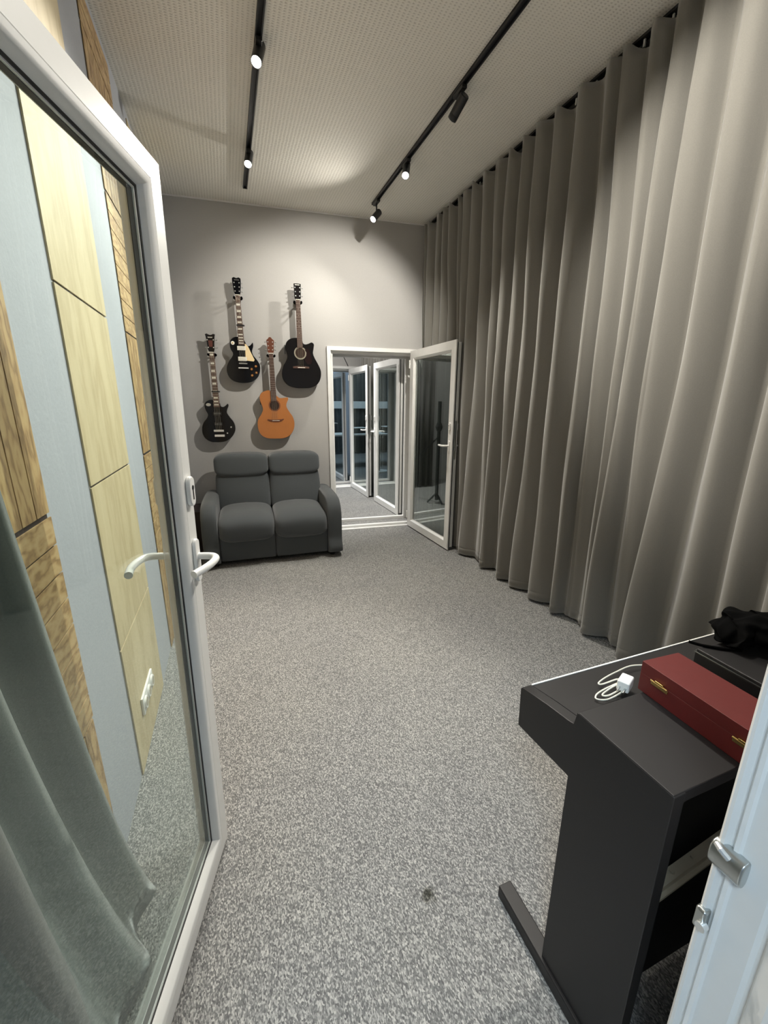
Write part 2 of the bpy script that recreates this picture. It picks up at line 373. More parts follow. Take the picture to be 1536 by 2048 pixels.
# frames (fixed jambs) -------------------------------------------------
def frame_ring(w, h, depth, face=0.055):
    return [(0, 0), (0, depth), (face + 0.012, depth), (face + 0.012, depth * 0.45), (face - 0.012, depth * 0.42), (face - 0.012, 0.006), (face - 0.016, 0), ]
def door_frame(name, mat4, w, h, depth, label):
    mb = MB().sweep_rect(w, h, frame_ring(w, h, depth)); mb.v = [tuple(mat4 @ Vector(p)) for p in mb.v]
    return struct(mb.build(name, 'white_pvc', bevel=0.002), label, 'door frame')
T = Matrix.Translation
door_frame('trim_2', Ff @ T((U0, -0.022, -0.035)), U1 - U0, ZT + 0.035, 0.10, 'white plastic frame of the first far doorway')
door_frame('trim_3', Ff @ T((U1, TH + 0.012, -0.035)) @ Matrix.Rotation(PI, 4, 'Z'), U1 - U0, ZT + 0.035, 0.09, 'white frame on the rear of the first doorway')
door_frame('trim_4', T((1.14, Y2a - 0.02, -0.035)), 1.06, 2.105, 0.09, 'white plastic frame of the second far doorway')
door_frame('trim_5', T((2.20, Y2b + 0.02, -0.035)) @ Matrix.Rotation(PI, 4, 'Z'), 1.06, 2.105, 0.09, 'white frame on the rear of the second doorway')
# near frame: right jamb profile (x, y) seen close to the camera, swept up the jamb, over the head and down the hinge side
jp = [(0.6810, 0.252), (0.6100, 0.252), (0.6070, 0.2485), (0.6070, 0.2445), (0.6165, 0.2405), (0.6165, 0.2375), (0.6110, 0.2340), (0.6120, 0.2290), (0.6170, 0.2265),
      (0.6170, 0.1900), (0.6215, 0.1850), (0.6215, 0.1800), (0.6150, 0.1765), (0.6020, 0.1560), (0.6000, 0.110), (0.6810, 0.110)]
nf = MB()
W = 0.6810 + 0.4650
prof = [(0.6810 - x, y) for x, y in jp]
nf.sweep_rect(W, 2.155, prof); nf.v = [(x - 0.4650, y, z - 0.035) for x, y, z in nf.v]
struct(nf.build('trim_6', 'white_pvc'), 'white plastic door jamb close to the camera at lower right', 'door frame')
def strike(name, z, big, label):
    t = thing(name, label, 'strike plate', (0.609, 0.244, z), 0, 'metal keeps on the near door jamb')
    if big:
        p = catmull([(-0.009, -0.016), (0.000, -0.026), (0.010, -0.014), (0.010, 0.010), (0.001, 0.018), (-0.009, 0.014)], 4)
        MB().prism([(-a[0], a[1]) for a in p], -0.030, 0.012, 'y').build('keep_body', 'steel', t, bevel=0.003)
        MB().tube([(-0.010, 0.004, 0.018), (-0.016, -0.004, 0.020), (-0.014, -0.014, 0.014)], 0.004, 8).build('catch_lip', 'chrome', t, smooth=True)
    else:
        MB().box(-0.010, 0.006, -0.006, 0.009, -0.020, 0.020).build('keep_body', 'steel', t, bevel=0.004)
        MB().disc((-0.014, -0.004, -0.006), 0.007, 0.010, 'x', 16).build('roller', 'chrome', t, smooth=True)
    return t
strike('strike_plate', 0.850, True, 'larger steel strike plate on the near jamb beside the piano')
strike('strike_plate', 0.722, False, 'smaller steel roller keep below the larger one on near jamb')

# sashes ---------------------------------------------------------------
def arc(c, r, a0, a1, n=6): return [(c[0] + r * math.cos(a0 + (a1 - a0) * k / n), c[1] + r * math.sin(a0 + (a1 - a0) * k / n)) for k in range(n + 1)]
def lever(mb, x, y, z, sy, sx):
    """white lever: neck out along sy, bar towards sx"""
    pts = [(x, y, z), (x, y + sy * 0.030, z), (x + sx * 0.006, y + sy * 0.046, z), (x + sx * 0.022, y + sy * 0.055, z), (x + sx * 0.055, y + sy * 0.056, z), (x + sx * 0.09, y + sy * 0.050, z), (x + sx * 0.128, y + sy * 0.036, z - 0.002)]
    return mb.tube(catmull(pts, 4, False), 0.0098, 12)
def oval(cx, cz, rx, rz, n=10):
    out = []
    for k in range(n + 1): out.append((cx + rx * math.cos(PI * k / n), cz + rz - rx + rx * math.sin(PI * k / n)))
    for k in range(n + 1): out.append((cx + rx * math.cos(PI + PI * k / n), cz - rz + rx + rx * math.sin(PI + PI * k / n)))
    return out
def sash(name, w, h, loc, rz, label, pane='boosted_glass'):
    """glazed door leaf: x from hinge (0) to free edge (w); exterior face y=0; room face with overlap flange at y=0.078"""
    t = thing(name, label, 'glass door', loc, rz); t['kind'] = 'structure'
    prof = [(0.0, 0.002), (0.002, 0.0), (0.049, 0.0), (0.0495, 0.0025), (0.051, 0.0025), (0.0515, -0.0005), (0.060, 0.0012), (0.066, 0.005), (0.074, 0.024), (0.082, 0.025), (0.082, 0.044),
            (0.075, 0.045), (0.068, 0.058), (0.060, 0.068), (-0.016, 0.068), (-0.018, 0.066), (-0.018, 0.056), (-0.016, 0.053), (0.0, 0.053),
            (0.0, 0.043), (0.008, 0.041), (0.008, 0.033), (0.0, 0.031), (0.0, 0.020), (0.005, 0.019), (0.005, 0.013), (0.0, 0.012)]
    MB().sweep_rect(w, h, prof).build('sash_frame', 'white_pvc', t, smooth=True)
    MB().sweep_rect(w, h, [(0.0725, 0.0225), (0.079, 0.0222), (0.079, 0.0246), (0.0725, 0.0242)]).build('outer_gasket', 'gasket', t)
    MB().sweep_rect(w, h, [(0.0765, 0.0290), (0.084, 0.0290), (0.084, 0.0400), (0.0765, 0.0400)]).build('glazing_spacer', 'gasket', t)
    MB().sweep_rect(w, h, [(0.0, 0.0335), (0.0, 0.0405), (0.006, 0.0405), (0.006, 0.0335)]).build('edge_gasket', 'gasket', t)
    g = 0.076
    for y0 in (0.0252, 0.0415):
        MB().add([(g, y0, g), (w - g, y0, g), (w - g, y0, h - g), (g, y0, h - g)], [(0, 1, 2, 3)]).build('glass_pane', pane, t)
    x = w - 0.028
    hz = 1.03; lz = 1.225
    for sy, y in ((-1, 0.0), (1, 0.068)):
        hd = MB().prism(oval(x, hz, 0.015, 0.062), y, y + sy * 0.010, 'y').build('handle_plate', 'white_handle', t, bevel=0.003)
        lever(MB(), x, y + sy * 0.008, hz + 0.012, sy, -1).build('lever', 'white_handle', hd, smooth=True)
        e = MB().prism(oval(x, lz, 0.0165, 0.040), y, y + sy * 0.013, 'y').build('lock_plate', 'white_handle', t, bevel=0.004)
        k = MB(); yy = y + sy * 0.0134
        k.prism(oval(x, lz + 0.010, 0.0055, 0.0065), yy - 0.0006, yy + 0.0006, 'y'); k.prism([(x - 0.0024, lz + 0.008), (x + 0.0024, lz + 0.008), (x + 0.0024, lz - 0.022), (x - 0.0024, lz - 0.022)], yy - 0.0006, yy + 0.0006, 'y')
        k.build('keyhole', 'black_plastic', e)
    lk = MB(); lk.box(w - 0.002, w + 0.003, 0.014, 0.030, hz - 0.12, hz + 0.25)
    lp = lk.build('lock_strip', 'steel', t, bevel=0.001)
    MB().box(w + 0.001, w + 0.012, 0.017, 0.027, hz - 0.035, hz - 0.010).build('latch', 'steel', lp, bevel=0.002)
    for zz in (0.12, h - 0.12):
        MB().tube([(-0.022, 0.070, zz - 0.045), (-0.022, 0.070, zz + 0.045)], 0.009, 12).build('hinge', 'white_handle', t, smooth=True)
    return t
# near door: hinge at left, swung into the room (75 deg). its room face (+y local) looks at the left wall
ND = math.radians(90 - 16.6)
d1 = sash('door_1', 0.965, 1.975, (-0.107 - 0.965 * math.cos(ND), 1.210 - 0.965 * math.sin(ND), 0.015), ND, 'large white framed glass door standing open at the left edge, closest to camera', 'glass')
# the leaf leans a touch (about one degree), as the photo shows
LEAN = Matrix.Translation((0, 0, 1.2)) @ Matrix.Rotation(math.radians(0.75), 4, 'Y') @ Matrix.Translation((0, 0, -1.2))
_m = LEAN @ (Matrix.Translation(d1.location) @ Matrix.Rotation(ND, 4, 'Z'))
d1.location = _m.to_translation(); d1.rotation_euler = _m.to_euler()
# (mirrored leaves are right-hinged: build in a flipped frame by rotating half a turn about z)
def sash_right(name, w, h, hinge, ang, label):
    """right-hinged leaf: mirror the left-hinged mesh across its own x axis"""
    t = sash(name, w, h, hinge, ang, label)
    for ch in [c for c in t.children_recursive]:
        if ch.type == 'MESH':
            ch.data = ch.data.copy() if ch.data.users > 1 else ch.data
            for v in ch.data.vertices: v.co.y = -v.co.y
            ch.data.flip_normals()
    return t
# D: hinge (2.05,4.44) swings towards the camera, exterior face looks to -x
sash_right('door_2', 0.93, 1.985, (2.045, 4.455, 0.030), math.radians(-90 + 1.6), 'white framed glass door opened against the curtain, right of the far doorway')
sash('door_3', 0.90, 1.98, (2.105, 4.965, 0.025), math.radians(90.0 + 0.6), 'second glass door, seen inside the doorway with its handle on the left')
sash_right('door_4', 0.92, 1.98, (2.060, 7.055, 0.025), math.radians(-90.0 + 0.8), 'third glass door, seen through the doorway with its handle on the right')
sash('door_5', 0.92, 1.98, (2.080, 7.60, 0.025), math.radians(90.0 + 1.5), 'fourth and farthest glass door at left of the doorway view')

# left wall acoustic panels -------------------------------------------
TZ = [0.0, 0.577, 1.195, 1.815, 2.435, 3.055, 3.24]
def panel_column(y0, y1, pale, label, flip=False):
    t = thing('acoustic_cladding' if not pale else 'plywood_cladding', label, 'wall panel', (-0.45, y0, 0), 0, 'plywood panels on the left wall')
    wdt = y1 - y0
    MB().box(0.0003, 0.0016, 0.012, wdt - 0.012, 0.012, 3.228).build('backing_sheet', 'dark_brown', t)
    for k in range(len(TZ) - 1):
        z0, z1 = TZ[k] + 0.004, TZ[k + 1] - 0.004; mb = MB(); g = 0.0050
        if pale:
            mb.box(0.001, 0.006, 0, wdt, z0, z1); mt = 'birch'
        elif k % 2 == 1:
            n = 8 if k < 5 else 2
            for i in range(n):
                a = z0 + (z1 - z0) * i / n; mb.box(0.002, 0.0055, 0, wdt, a, a + (z1 - z0) / n - g); mt = 'wood_h'
        else:
            n = 8
            for i in range(n):
                a = wdt * i / n; mb.box(0.002, 0.0055, a, a + wdt / n - g, z0, z1); mt = 'wood_v'
        mb.build('panel_board', mt, t)
    return t
panel_column(0.63, 1.245, False, 'grooved brown pine panel column nearest the camera behind the glass door')
panel_column(1.595, 2.185, True, 'smooth pale birch panel column with the white socket strip')
panel_column(2.56, 3.115, False, 'grooved brown pine panel column farther along the left wall')
panel_column(3.58, 4.16, True, 'pale birch panel column at the far end of left wall')
# triple socket
so = thing('power_socket', 'white triple power socket low on pale birch panel', 'socket', (-0.4435, 1.72, 0.225))
MB().box(0, 0.010, 0, 0.225, -0.040, 0.040).build('socket_frame', 'white_plastic', so, bevel=0.003)
for k in range(3):
    a = MB(); a.tube([(0.010, 0.0375 + k * 0.075, 0), (0.017, 0.0375 + k * 0.075, 0)], 0.026, 24)
    oo = a.build('outlet', 'white_plastic', so, smooth=True)
    h_ = MB(); h_.tube([(0.0172, 0.0375 + k * 0.075, 0), (0.0178, 0.0375 + k * 0.075, 0)], 0.019, 20); h_.build('outlet_recess', 'beige_metal', oo)
# ------------------------------------------------------------------ curtains
def ridge_curtain(name, ridges, xbase, A, V, z0, z1, mat, label, cat='curtain', nz=26, per=10, hem=True, seed=3):
    """ridges: (y_top, y_mid, y_low, crest_mid, crest_low) from far to near; deep folds whose crests face -x"""
    rnd = random.Random(seed); N = len(ridges); jit = [rnd.uniform(0.88, 1.12) for _ in range(N)]
    zm = 1.75
    zs = [z0 + (z1 - z0) * (k / (nz - 1)) for k in range(nz)]
    if hem: zs = sorted(zs + [z0 + 0.060, z0 + 0.066, z0 + 0.072])
    verts = []; cols = (N - 1) * per + 1
    for z in zs:
        if z < zm: f = (zm - z) / (zm - z0); f = f * f * (3 - 2 * f); R = [r[1] * (1 - f) + r[2] * f for r in ridges]; K = [r[3] * (1 - f) + r[4] * f for r in ridges]
        else: f = ((z - zm) / (z1 - zm)) ** 2; R = [r[1] * (1 - f) + r[0] * f for r in ridges]; K = [r[3] * (1 - f) + 0.85 * f for r in ridges]
        up = max(0, (z - (z1 - 0.45)) / 0.45); sc = 1 - 0.35 * up
        hemd = 0.0030 if (hem and abs(z - (z0 + 0.066)) < 0.001) else 0
        for c in range(cols):
            i = min(c // per, N - 2); t = (c - i * per) / per
            y = R[i] * (1 - t) + R[i + 1] * t
            ts = t ** 1.35
            cr = (0.5 + 0.5 * math.cos(2 * PI * ts)) ** 0.72          # 1 at crests, 0 in the valley
            k = K[i] * jit[i] if ts < 0.5 else K[i + 1] * jit[i + 1]
            gap = abs(R[i] - R[i + 1]); vd = V * min(1.0, gap / 0.13)
            h = -vd + (A * k + vd * k) * cr if k < 1 else -vd + (A * k + vd) * cr
            wob = 0.005 * math.sin(2.3 * z + i * 1.7) + 0.003 * math.sin(6 * z + i) + 0.0025 * math.sin(17 * t + 3 * z + i)
            x = xbase - (h * sc + wob) + hemd
            zz = z
            if z > z1 - 0.16:
                zz = z - (0.055 * math.sin(PI * t) ** 2 * ((z - (z1 - 0.16)) / 0.16)) * (1 if i % 3 == 1 else 0.5 if i % 3 else 0.2)
            verts.append((x, y, zz))
    fs = []
    for r in range(len(zs) - 1):
        for c in range(cols - 1):
            fs.append((r * cols + c, r * cols + c + 1, (r + 1) * cols + c + 1, (r + 1) * cols + c))
    o = MB().add(verts, fs).build(name, mat)
    for p in o.data.polygons: p.use_smooth = True
    md = o.modifiers.new('thick', 'SOLIDIFY'); md.thickness = 0.004
    return tag(o, label, cat)
# fold by fold: (top y, middle y, hem y, crest height in the middle, crest height at the hem)
RID = [(4.42, 4.42, 4.42, .6, .6), (4.33, 4.30, 4.32, .9, .8), (4.13, 4.10, 4.10, 1, .8), (4.02, 3.95, 3.96, 1, 1), (3.90, 3.79, 3.82, 1, .7), (3.75, 3.66, 3.68, .7, .8), (3.67, 3.575, 3.58, 1, .6),
       (3.50, 3.45, 3.46, 1, .6), (3.34, 3.27, 3.38, 1, 1), (3.17, 3.09, 3.11, 1, .35), (3.01, 2.96, 2.99, 1, 1.1), (2.86, 2.82, 2.86, 1, .15), (2.72, 2.66, 2.735, 1, 1), (2.55, 2.50, 2.56, 1, 1), (2.36, 2.315, 2.32, 1.1, 1),
       (2.16, 2.10, 2.09, 1, 1.1), (2.06, 1.995, 2.00, .8, .2), (1.90, 1.85, 1.88, .7, .3), (1.78, 1.76, 1.80, 1, 1.25), (1.64, 1.64, 1.63, .9, .3), (1.46, 1.44, 1.52, 1.1, 1.2), (1.26, 1.235, 1.25, 1.1, 1.0), (1.10, 1.07, 1.06, .9, 1),
       (0.92, 0.90, 0.90, 1, 1), (0.76, 0.75, 0.76, 1, 1), (0.60, 0.60, 0.60, 1, 1), (0.45, 0.45, 0.45, 1, 1), (0.33, 0.33, 0.33, .8, .8)]
ridge_curtain('curtain', RID, 2.115, 0.050, 0.052, 0.020, 3.262, 'curtain', 'floor length taupe grey curtain in deep folds along the right wall', nz=44, per=14)
rail = thing('curtain_rail', 'black ceiling rail carrying the long taupe curtain', 'curtain rail', (2.165, 0.3, CEIL))
MB().box(-0.020, 0.020, 0, 4.08, -0.016, -0.001).build('rail_channel', 'black_metal', rail, bevel=0.002)
for i in range(27):
    MB().box(-0.004, 0.004, 0, 0.010, -0.050, -0.015).build('glider', 'white_plastic', rail, loc=(0, 0.06 + i * 0.15, 0))
# curtain gathered behind the open door, its free edge flaring to the floor
dv = MB(); NZ, NC = 30, 44; vs = []
for r in range(NZ):
    z = 0.02 + 3.15 * r / (NZ - 1)
    ye = 1.115 - 0.30 * (1 - math.exp(-z * 1.15)) - 0.085 * z
    ye = max(ye, 0.50)
    for c in range(NC):
        s_ = c / (NC - 1); y = 0.25 + (ye - 0.25) * s_
        amp = 0.022
        x = -0.365 + amp * math.sin(s_ * 2 * PI * 4.2 + 0.3 * z) + 0.012 * math.sin(s_ * 11 + z * 2) + 0.03 * s_ * math.exp(-z * 1.5)
        x = min(x, -0.381 + (y - 0.295) * 0.298 - 0.085 + 0.055)
        vs.append((x, y, z))
fs = [(r * NC + c, r * NC + c + 1, (r + 1) * NC + c + 1, (r + 1) * NC + c) for r in range(NZ - 1) for c in range(NC - 1)]
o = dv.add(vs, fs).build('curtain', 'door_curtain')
for p in o.data.polygons: p.use_smooth = True
md = o.modifiers.new('thick', 'SOLIDIFY'); md.thickness = 0.004
tag(o, 'dark grey curtain hanging bunched behind the open glass door at lower left', 'curtain')

# ------------------------------------------------------------------ light tracks and spots
def track(x, y0, y1, label):
    t = thing('light_track', label, 'light track', (x, y0, CEIL))
    L = y1 - y0
    MB().box(-0.0175, -0.0105, 0, L, -0.020, -0.001).box(0.0105, 0.0175, 0, L, -0.020, -0.001).box(-0.0175, 0.0175, 0, L, -0.006, -0.001).build('track_channel', 'black_metal', t)
    MB().box(-0.019, 0.019, L, L + 0.006, -0.021, -0.001).build('end_cap', 'black_plastic', t)
    return t
track(0.315, 0.35, 4.33, 'black ceiling light track on the left, nearer the wood panels')
track(1.46, 0.35, 4.22, 'black ceiling light track on the right, nearer the curtain')
def spotlight(x, y, aim, power, cone, drop, label):
    t = thing('track_spotlight', label, 'spotlight', (x, y, CEIL - 0.021), 0, 'black spotlights on the ceiling tracks')
    MB().box(-0.016, 0.016, -0.055, 0.055, -0.020, 0.0).build('track_adapter', 'black_plastic', t, bevel=0.003)
    piv = Vector((0, 0, -drop))
    MB().tube([(0, 0, -0.015), (0, 0, -drop - 0.012)], 0.007, 10).build('stem', 'black_metal', t, smooth=True)
    d = (Vector(aim) - (Vector((x, y, CEIL - 0.021)) + piv)).normalized()
    c = piv
    a, b_ = c - d * 0.055, c + d * 0.075
    rec = 0.030 if cone < 80 and drop > 0.07 else 0.005
    m_ = b_ - d * rec
    body = MB().tube([a, a + d * 0.004, m_], 0.0285, 24, taper=[0.86, 1, 1]).build('lamp_head', 'black_metal', t, smooth=True)
    sh = MB().tube([m_, b_], 0.0284, 24, cap=False).build('shade_rim', 'black_metal', t, smooth=True)
    sm = sh.modifiers.new('thick', 'SOLIDIFY'); sm.thickness = 0.0016
    MB().tube([m_ + d * 0.0005, m_ + d * 0.002], 0.0245, 24).build('lens', 'emit', body)
    b_ = m_ - d * 0.004
    l = bpy.data.lights.new('spot', 'SPOT'); l.energy = power; l.color = WARM; l.spot_size = math.radians(cone); l.spot_blend = 0.55; l.shadow_soft_size = 0.016
    lo = bpy.data.objects.new('spot_beam', l); C.objects.link(lo); lo.parent = t; lo.location = b_ + d * 0.010
    lo.rotation_euler = d.to_track_quat('-Z', 'Y').to_euler()
    return t
for s in SPOTS: spotlight(*s)

# ------------------------------------------------------------------ loveseat
def cushion(cx, cy, cz, sx, sy, sz, e1=0.34, e2=0.34, nu=28, nv=40, bend=None):
    """superellipsoid pillow"""
    vs = []; fs = []
    def sp(v, e): return math.copysign(abs(v) ** e, v)
    for i in range(nu + 1):
        p = -PI / 2 + PI * i / nu
        for j in range(nv):
            a = -PI + 2 * PI * j / nv
            x = sp(math.cos(p), e1) * sp(math.cos(a), e2); y = sp(math.cos(p), e1) * sp(math.sin(a), e2); z = sp(math.sin(p), e1)
            P = Vector((x * sx / 2, y * sy / 2, z * sz / 2))
            if bend: P = bend(P, x, y, z)
            vs.append((cx + P.x, cy + P.y, cz + P.z))
    for i in range(nu):
        for j in range(nv):
            fs.append((i * nv + j, i * nv + (j + 1) % nv, (i + 1) * nv + (j + 1) % nv, (i + 1) * nv + j))
    return vs, fs
SW = 1.27
sofa = thing('loveseat', 'dark grey fabric two seat recliner loveseat below the guitars', 'sofa', (-0.305, 3.80, 0), math.radians(-2.5))
aw = 0.135; sw2 = (SW - 2 * aw) / 2
# arms: side profile in (y,z), extruded in x with rounding
armp = catmull([(0.03, 0.035), (0.005, 0.20), (0.00, 0.38), (0.02, 0.50), (0.09, 0.575), (0.20, 0.600), (0.40, 0.605), (0.62, 0.600), (0.74, 0.58), (0.76, 0.40), (0.76, 0.035)], 5)
for k, x0 in enumerate((0, SW - aw)):
    mb = MB(); pr = [(p.x, p.y) for p in armp]; n = len(pr); vs = []; fs = []
    cy, cz = 0.38, 0.30; prof = []
    NS = 12
    for s_ in range(NS + 1):
        a = PI * s_ / NS; xx = x0 + aw / 2 - math.cos(a) * aw / 2; k_ = 0.90 + 0.10 * (math.sin(a) ** 0.6) if 0 < s_ < NS else 0.88
        for (yy, zz) in pr:
            kz = k_ if zz > 0.2 else 1 - (1 - k_) * max(0, zz - 0.03) / 0.17
            vs.append((xx, cy + (yy - cy) * (0.94 + 0.06 * (k_ - 0.88) / 0.12), 0.035 + (zz - 0.035) * kz))
    for s_ in range(NS):
        for i in range(n): fs.append((s_ * n + i, s_ * n + (i + 1) % n, (s_ + 1) * n + (i + 1) % n, (s_ + 1) * n + i))
    fs.append(tuple(range(n))[::-1]); fs.append(tuple(NS * n + i for i in range(n)))
    mb.add(vs, fs).build('armrest', 'sofa', sofa, smooth=True)
for k in range(2):
    x0 = aw + k * sw2; cx = x0 + sw2 / 2
    def seatbend(P, x, y, z):
        P.z += 0.030 * (1 - x * x) * (0.6 + 0.4 * z) * (1 if z > -0.2 else 0.2)
        P.z -= 0.05 * max(0, -y) ** 3 if z > 0 else 0.012 * (1 - x * x) * 1.5
        return P
    v, f = cushion(cx, 0.28, 0.350, sw2 + 0.006, 0.62, 0.235, 0.42, 0.30, bend=seatbend)
    MB().add(v, f).build('seat_cushion', 'sofa', sofa, smooth=True)
    MB().box(x0 + 0.002, x0 + sw2 - 0.002, 0.035, 0.12, 0.045, 0.30).build('front_panel', 'sofa', sofa, bevel=0.02, seg=4)
    def backbend(P, x, y, z):
        P.y -= 0.02 * (1 - x * x) * (1 - z * z)
        P.y += 0.20 * (P.z + 0.2) * 0.8
        P.x *= 1 - 0.035 * max(0, z)
        return P
    v, f = cushion(cx + (k - 0.5) * 0.026, 0.615, 0.60, sw2 + 0.028, 0.20, 0.40, 0.24, 0.22, bend=backbend)
    MB().add(v, f).build('back_cushion', 'sofa', sofa, smooth=True)
    def headbend(P, x, y, z):
        P.y += 0.10 * P.z
        P.z -= 0.022 * (1 - x * x) * (1 if z < 0 else 0.1)
        P.z -= 0.012 * x * x * (1 if z > 0 else 0)
        return P
    v, f = cushion(cx + (k - 0.5) * 0.026, 0.655, 0.872, sw2 + 0.022, 0.22, 0.218, 0.40, 0.22, bend=headbend)
    MB().add(v, f).build('headrest', 'sofa', sofa, smooth=True)
MB().prism([(0.62, 0.05), (0.80, 0.05), (0.845, 0.60), (0.82, 0.89), (0.72, 0.90), (0.68, 0.5)], aw + 0.03, SW - aw - 0.03, 'x').build('back_shell', 'sofa', sofa, bevel=0.03, seg=4)
MB().box(aw * 0.5, SW - aw * 0.5, 0.10, 0.74, 0.03, 0.26).build('base_frame', 'black_plastic', sofa)
for x in (0.09, SW - 0.09):
    for y in (0.08, 0.70):
        MB().tube([(x, y, 0.0), (x, y, 0.036)], 0.024, 16).build('foot', 'black_plastic', sofa)
# dark box beside it
bx = thing('storage_box', 'dark brown box between the loveseat and the left wall', 'box', (-0.425, 4.22, 0))
MB().box(0, 0.10, 0, 0.36, 0, 0.43).build('box_body', 'dark_brown', bx, bevel=0.003)
MB().box(-0.002, 0.102, -0.002, 0.362, 0.43, 0.448).build('lid', 'dark_brown', bx, bevel=0.003)

# ------------------------------------------------------------------ guitars
def wallpt(u, off=0.0): return Ff @ Vector((u, off, 0))
def solid(name, pts, y0, y1, mat, parent, bevel=0.004, smooth_n=5, seg=3, cat=True):
    P = [(p.x, p.y) for p in catmull([Vector(p) for p in pts], smooth_n)] if cat else pts
    return MB().prism(P, y0, y1, 'y').build(name, mat, parent, bevel=bevel, seg=seg)
def guitar(name, label, u, zb, body, depth, bodymat, sidemat, nutz, joinz, headpts, headmat, frets, inlay, nstr, pegs, bridge_z, axis=-0.002, body_off=0.055, board_end=None, wn=0.043, wj=0.056, strw=0.034):
    t = thing(name, label, 'guitar', tuple(wallpt(u)[:2]) + (zb,), FA)
    yb = -body_off; yf = yb - depth                       # back and front of the body
    if sidemat != bodymat:
        solid('back_and_sides', body, yb, yf + 0.004, sidemat, t, bevel=0.004)
        solid('top', [(x * 0.997, z * 0.997 + 0.0006) for x, z in body], yf + 0.0035, yf, bodymat, t, bevel=0.0012)
    else:
        solid('body', body, yb, yf, bodymat, t, bevel=0.008 if depth < 0.06 else 0.005)
    be = board_end if board_end is not None else joinz
    yn = yf - 0.004
    nk = MB(); nk.prism([(axis - wj / 2, joinz), (axis + wj / 2, joinz), (axis + wn / 2, nutz), (axis - wn / 2, nutz)], yn + 0.022, yn, 'y').build('neck', headmat if headmat != 'black_gloss' else 'mahogany', t, bevel=0.004)
    fb = MB(); fb.prism([(axis - wj / 2, be), (axis + wj / 2, be), (axis + wn / 2, nutz), (axis - wn / 2, nutz)], yn, yn - 0.006, 'y')
    fbo = fb.build('fretboard', 'rosewood', t)
    L = 2 * (nutz - 12 * 0) if False else None
    sl = (nutz - bridge_z)
    zf = []
    for k in range(1, frets + 1):
        z = nutz - sl * (1 - 2 ** (-k / 12.0)); zf.append(z)
        if z < be + 0.004: break
        w_ = wn / 2 + (wj - wn) / 2 * (nutz - z) / (nutz - be)
        MB().box(axis - w_, axis + w_, yn - 0.0072, yn - 0.006, z - 0.0009, z + 0.0009).build('fret', 'string', fbo)
    zf = [nutz] + zf
    if inlay:
        for k in inlay[1]:
            if k >= len(zf): continue
            zc = (zf[k] + zf[k - 1]) / 2; hh = abs(zf[k - 1] - zf[k]) * 0.30; w_ = (wn / 2 + (wj - wn) / 2 * (nutz - zc) / (nutz - be))
            im = MB()
            if inlay[0] == 'block': im.box(axis - w_ * 0.76, axis + w_ * 0.76, yn - 0.0066, yn - 0.006, zc - min(hh, 0.009), zc + min(hh, 0.009))
            else: im.tube([(axis, yn - 0.006, zc), (axis, yn - 0.0066, zc)], 0.0028, 12)
            im.build('inlay', 'ivory', fbo)
    MB().box(axis - wn / 2, axis + wn / 2, yn - 0.009, yn, nutz - 0.002, nutz + 0.004).build('nut', 'ivory', t)
    hd = MB().prism([(axis + x, nutz + z) for x, z in headpts], yn + 0.016, yn + 0.001, 'y').build('headstock', headmat, t, bevel=0.003)
    for (px, pz, sd) in pegs:
        pg = MB(); X = axis + px; Z = nutz + pz
        pg.tube([(X, yn + 0.001, Z), (X, yn - 0.009, Z)], 0.0036, 10); pg.tube([(X, yn + 0.001, Z), (X, yn - 0.001, Z)], 0.0052, 14)
        po = pg.build('tuning_peg', 'chrome', t, smooth=True)
        MB().tube([(X + sd * 0.010, yn + 0.018, Z), (X + sd * 0.024, yn + 0.018, Z)], 0.0022, 8).tube([(X + sd * 0.024, yn + 0.018, Z), (X + sd * 0.028, yn + 0.018, Z), (X + sd * 0.034, yn + 0.018, Z)], 0.0058, 12, taper=[0.6, 1, 0.8]).build('tuner_button', 'steel', po, smooth=True)
    for k in range(nstr):
        f_ = (k / (nstr - 1) - 0.5)
        x0 = axis + f_ * strw; x1 = axis + f_ * (strw + 0.018)
        MB().tube([(x0, yn - 0.0105, nutz), (x1, yf - 0.013, bridge_z)], 0.0006 if nstr > 4 else 0.0011, 5).build('string', 'string', t)
    return t, yf, yn
def hanger(u, zb, nutz, head_y, label):
    """black wall hook: plate on the wall, arm, padded yoke under the headstock"""
    t = thing('guitar_hanger', label, 'wall hook', tuple(wallpt(u)[:2]) + (zb + nutz - 0.022,), FA, 'black guitar hangers on the far wall')
    MB().prism(oval(0, 0.0, 0.022, 0.036), -0.001, -0.014, 'y').build('wall_plate', 'black_plastic', t, bevel=0.003)
    MB().tube([(0, -0.012, 0.0), (0, head_y + 0.050, 0.0)], 0.007, 10).build('arm', 'black_metal', t, smooth=True)
    MB().tube(catmull([(-0.033, head_y - 0.014, 0.006), (-0.036, head_y + 0.010, 0.002), (-0.028, head_y + 0.040, 0), (0, head_y + 0.052, 0), (0.028, head_y + 0.040, 0), (0.036, head_y + 0.010, 0.002), (0.033, head_y - 0.014, 0.006)], 4, False), 0.0095, 12).build('padded_yoke', 'black_cloth', t, smooth=True)
    return t
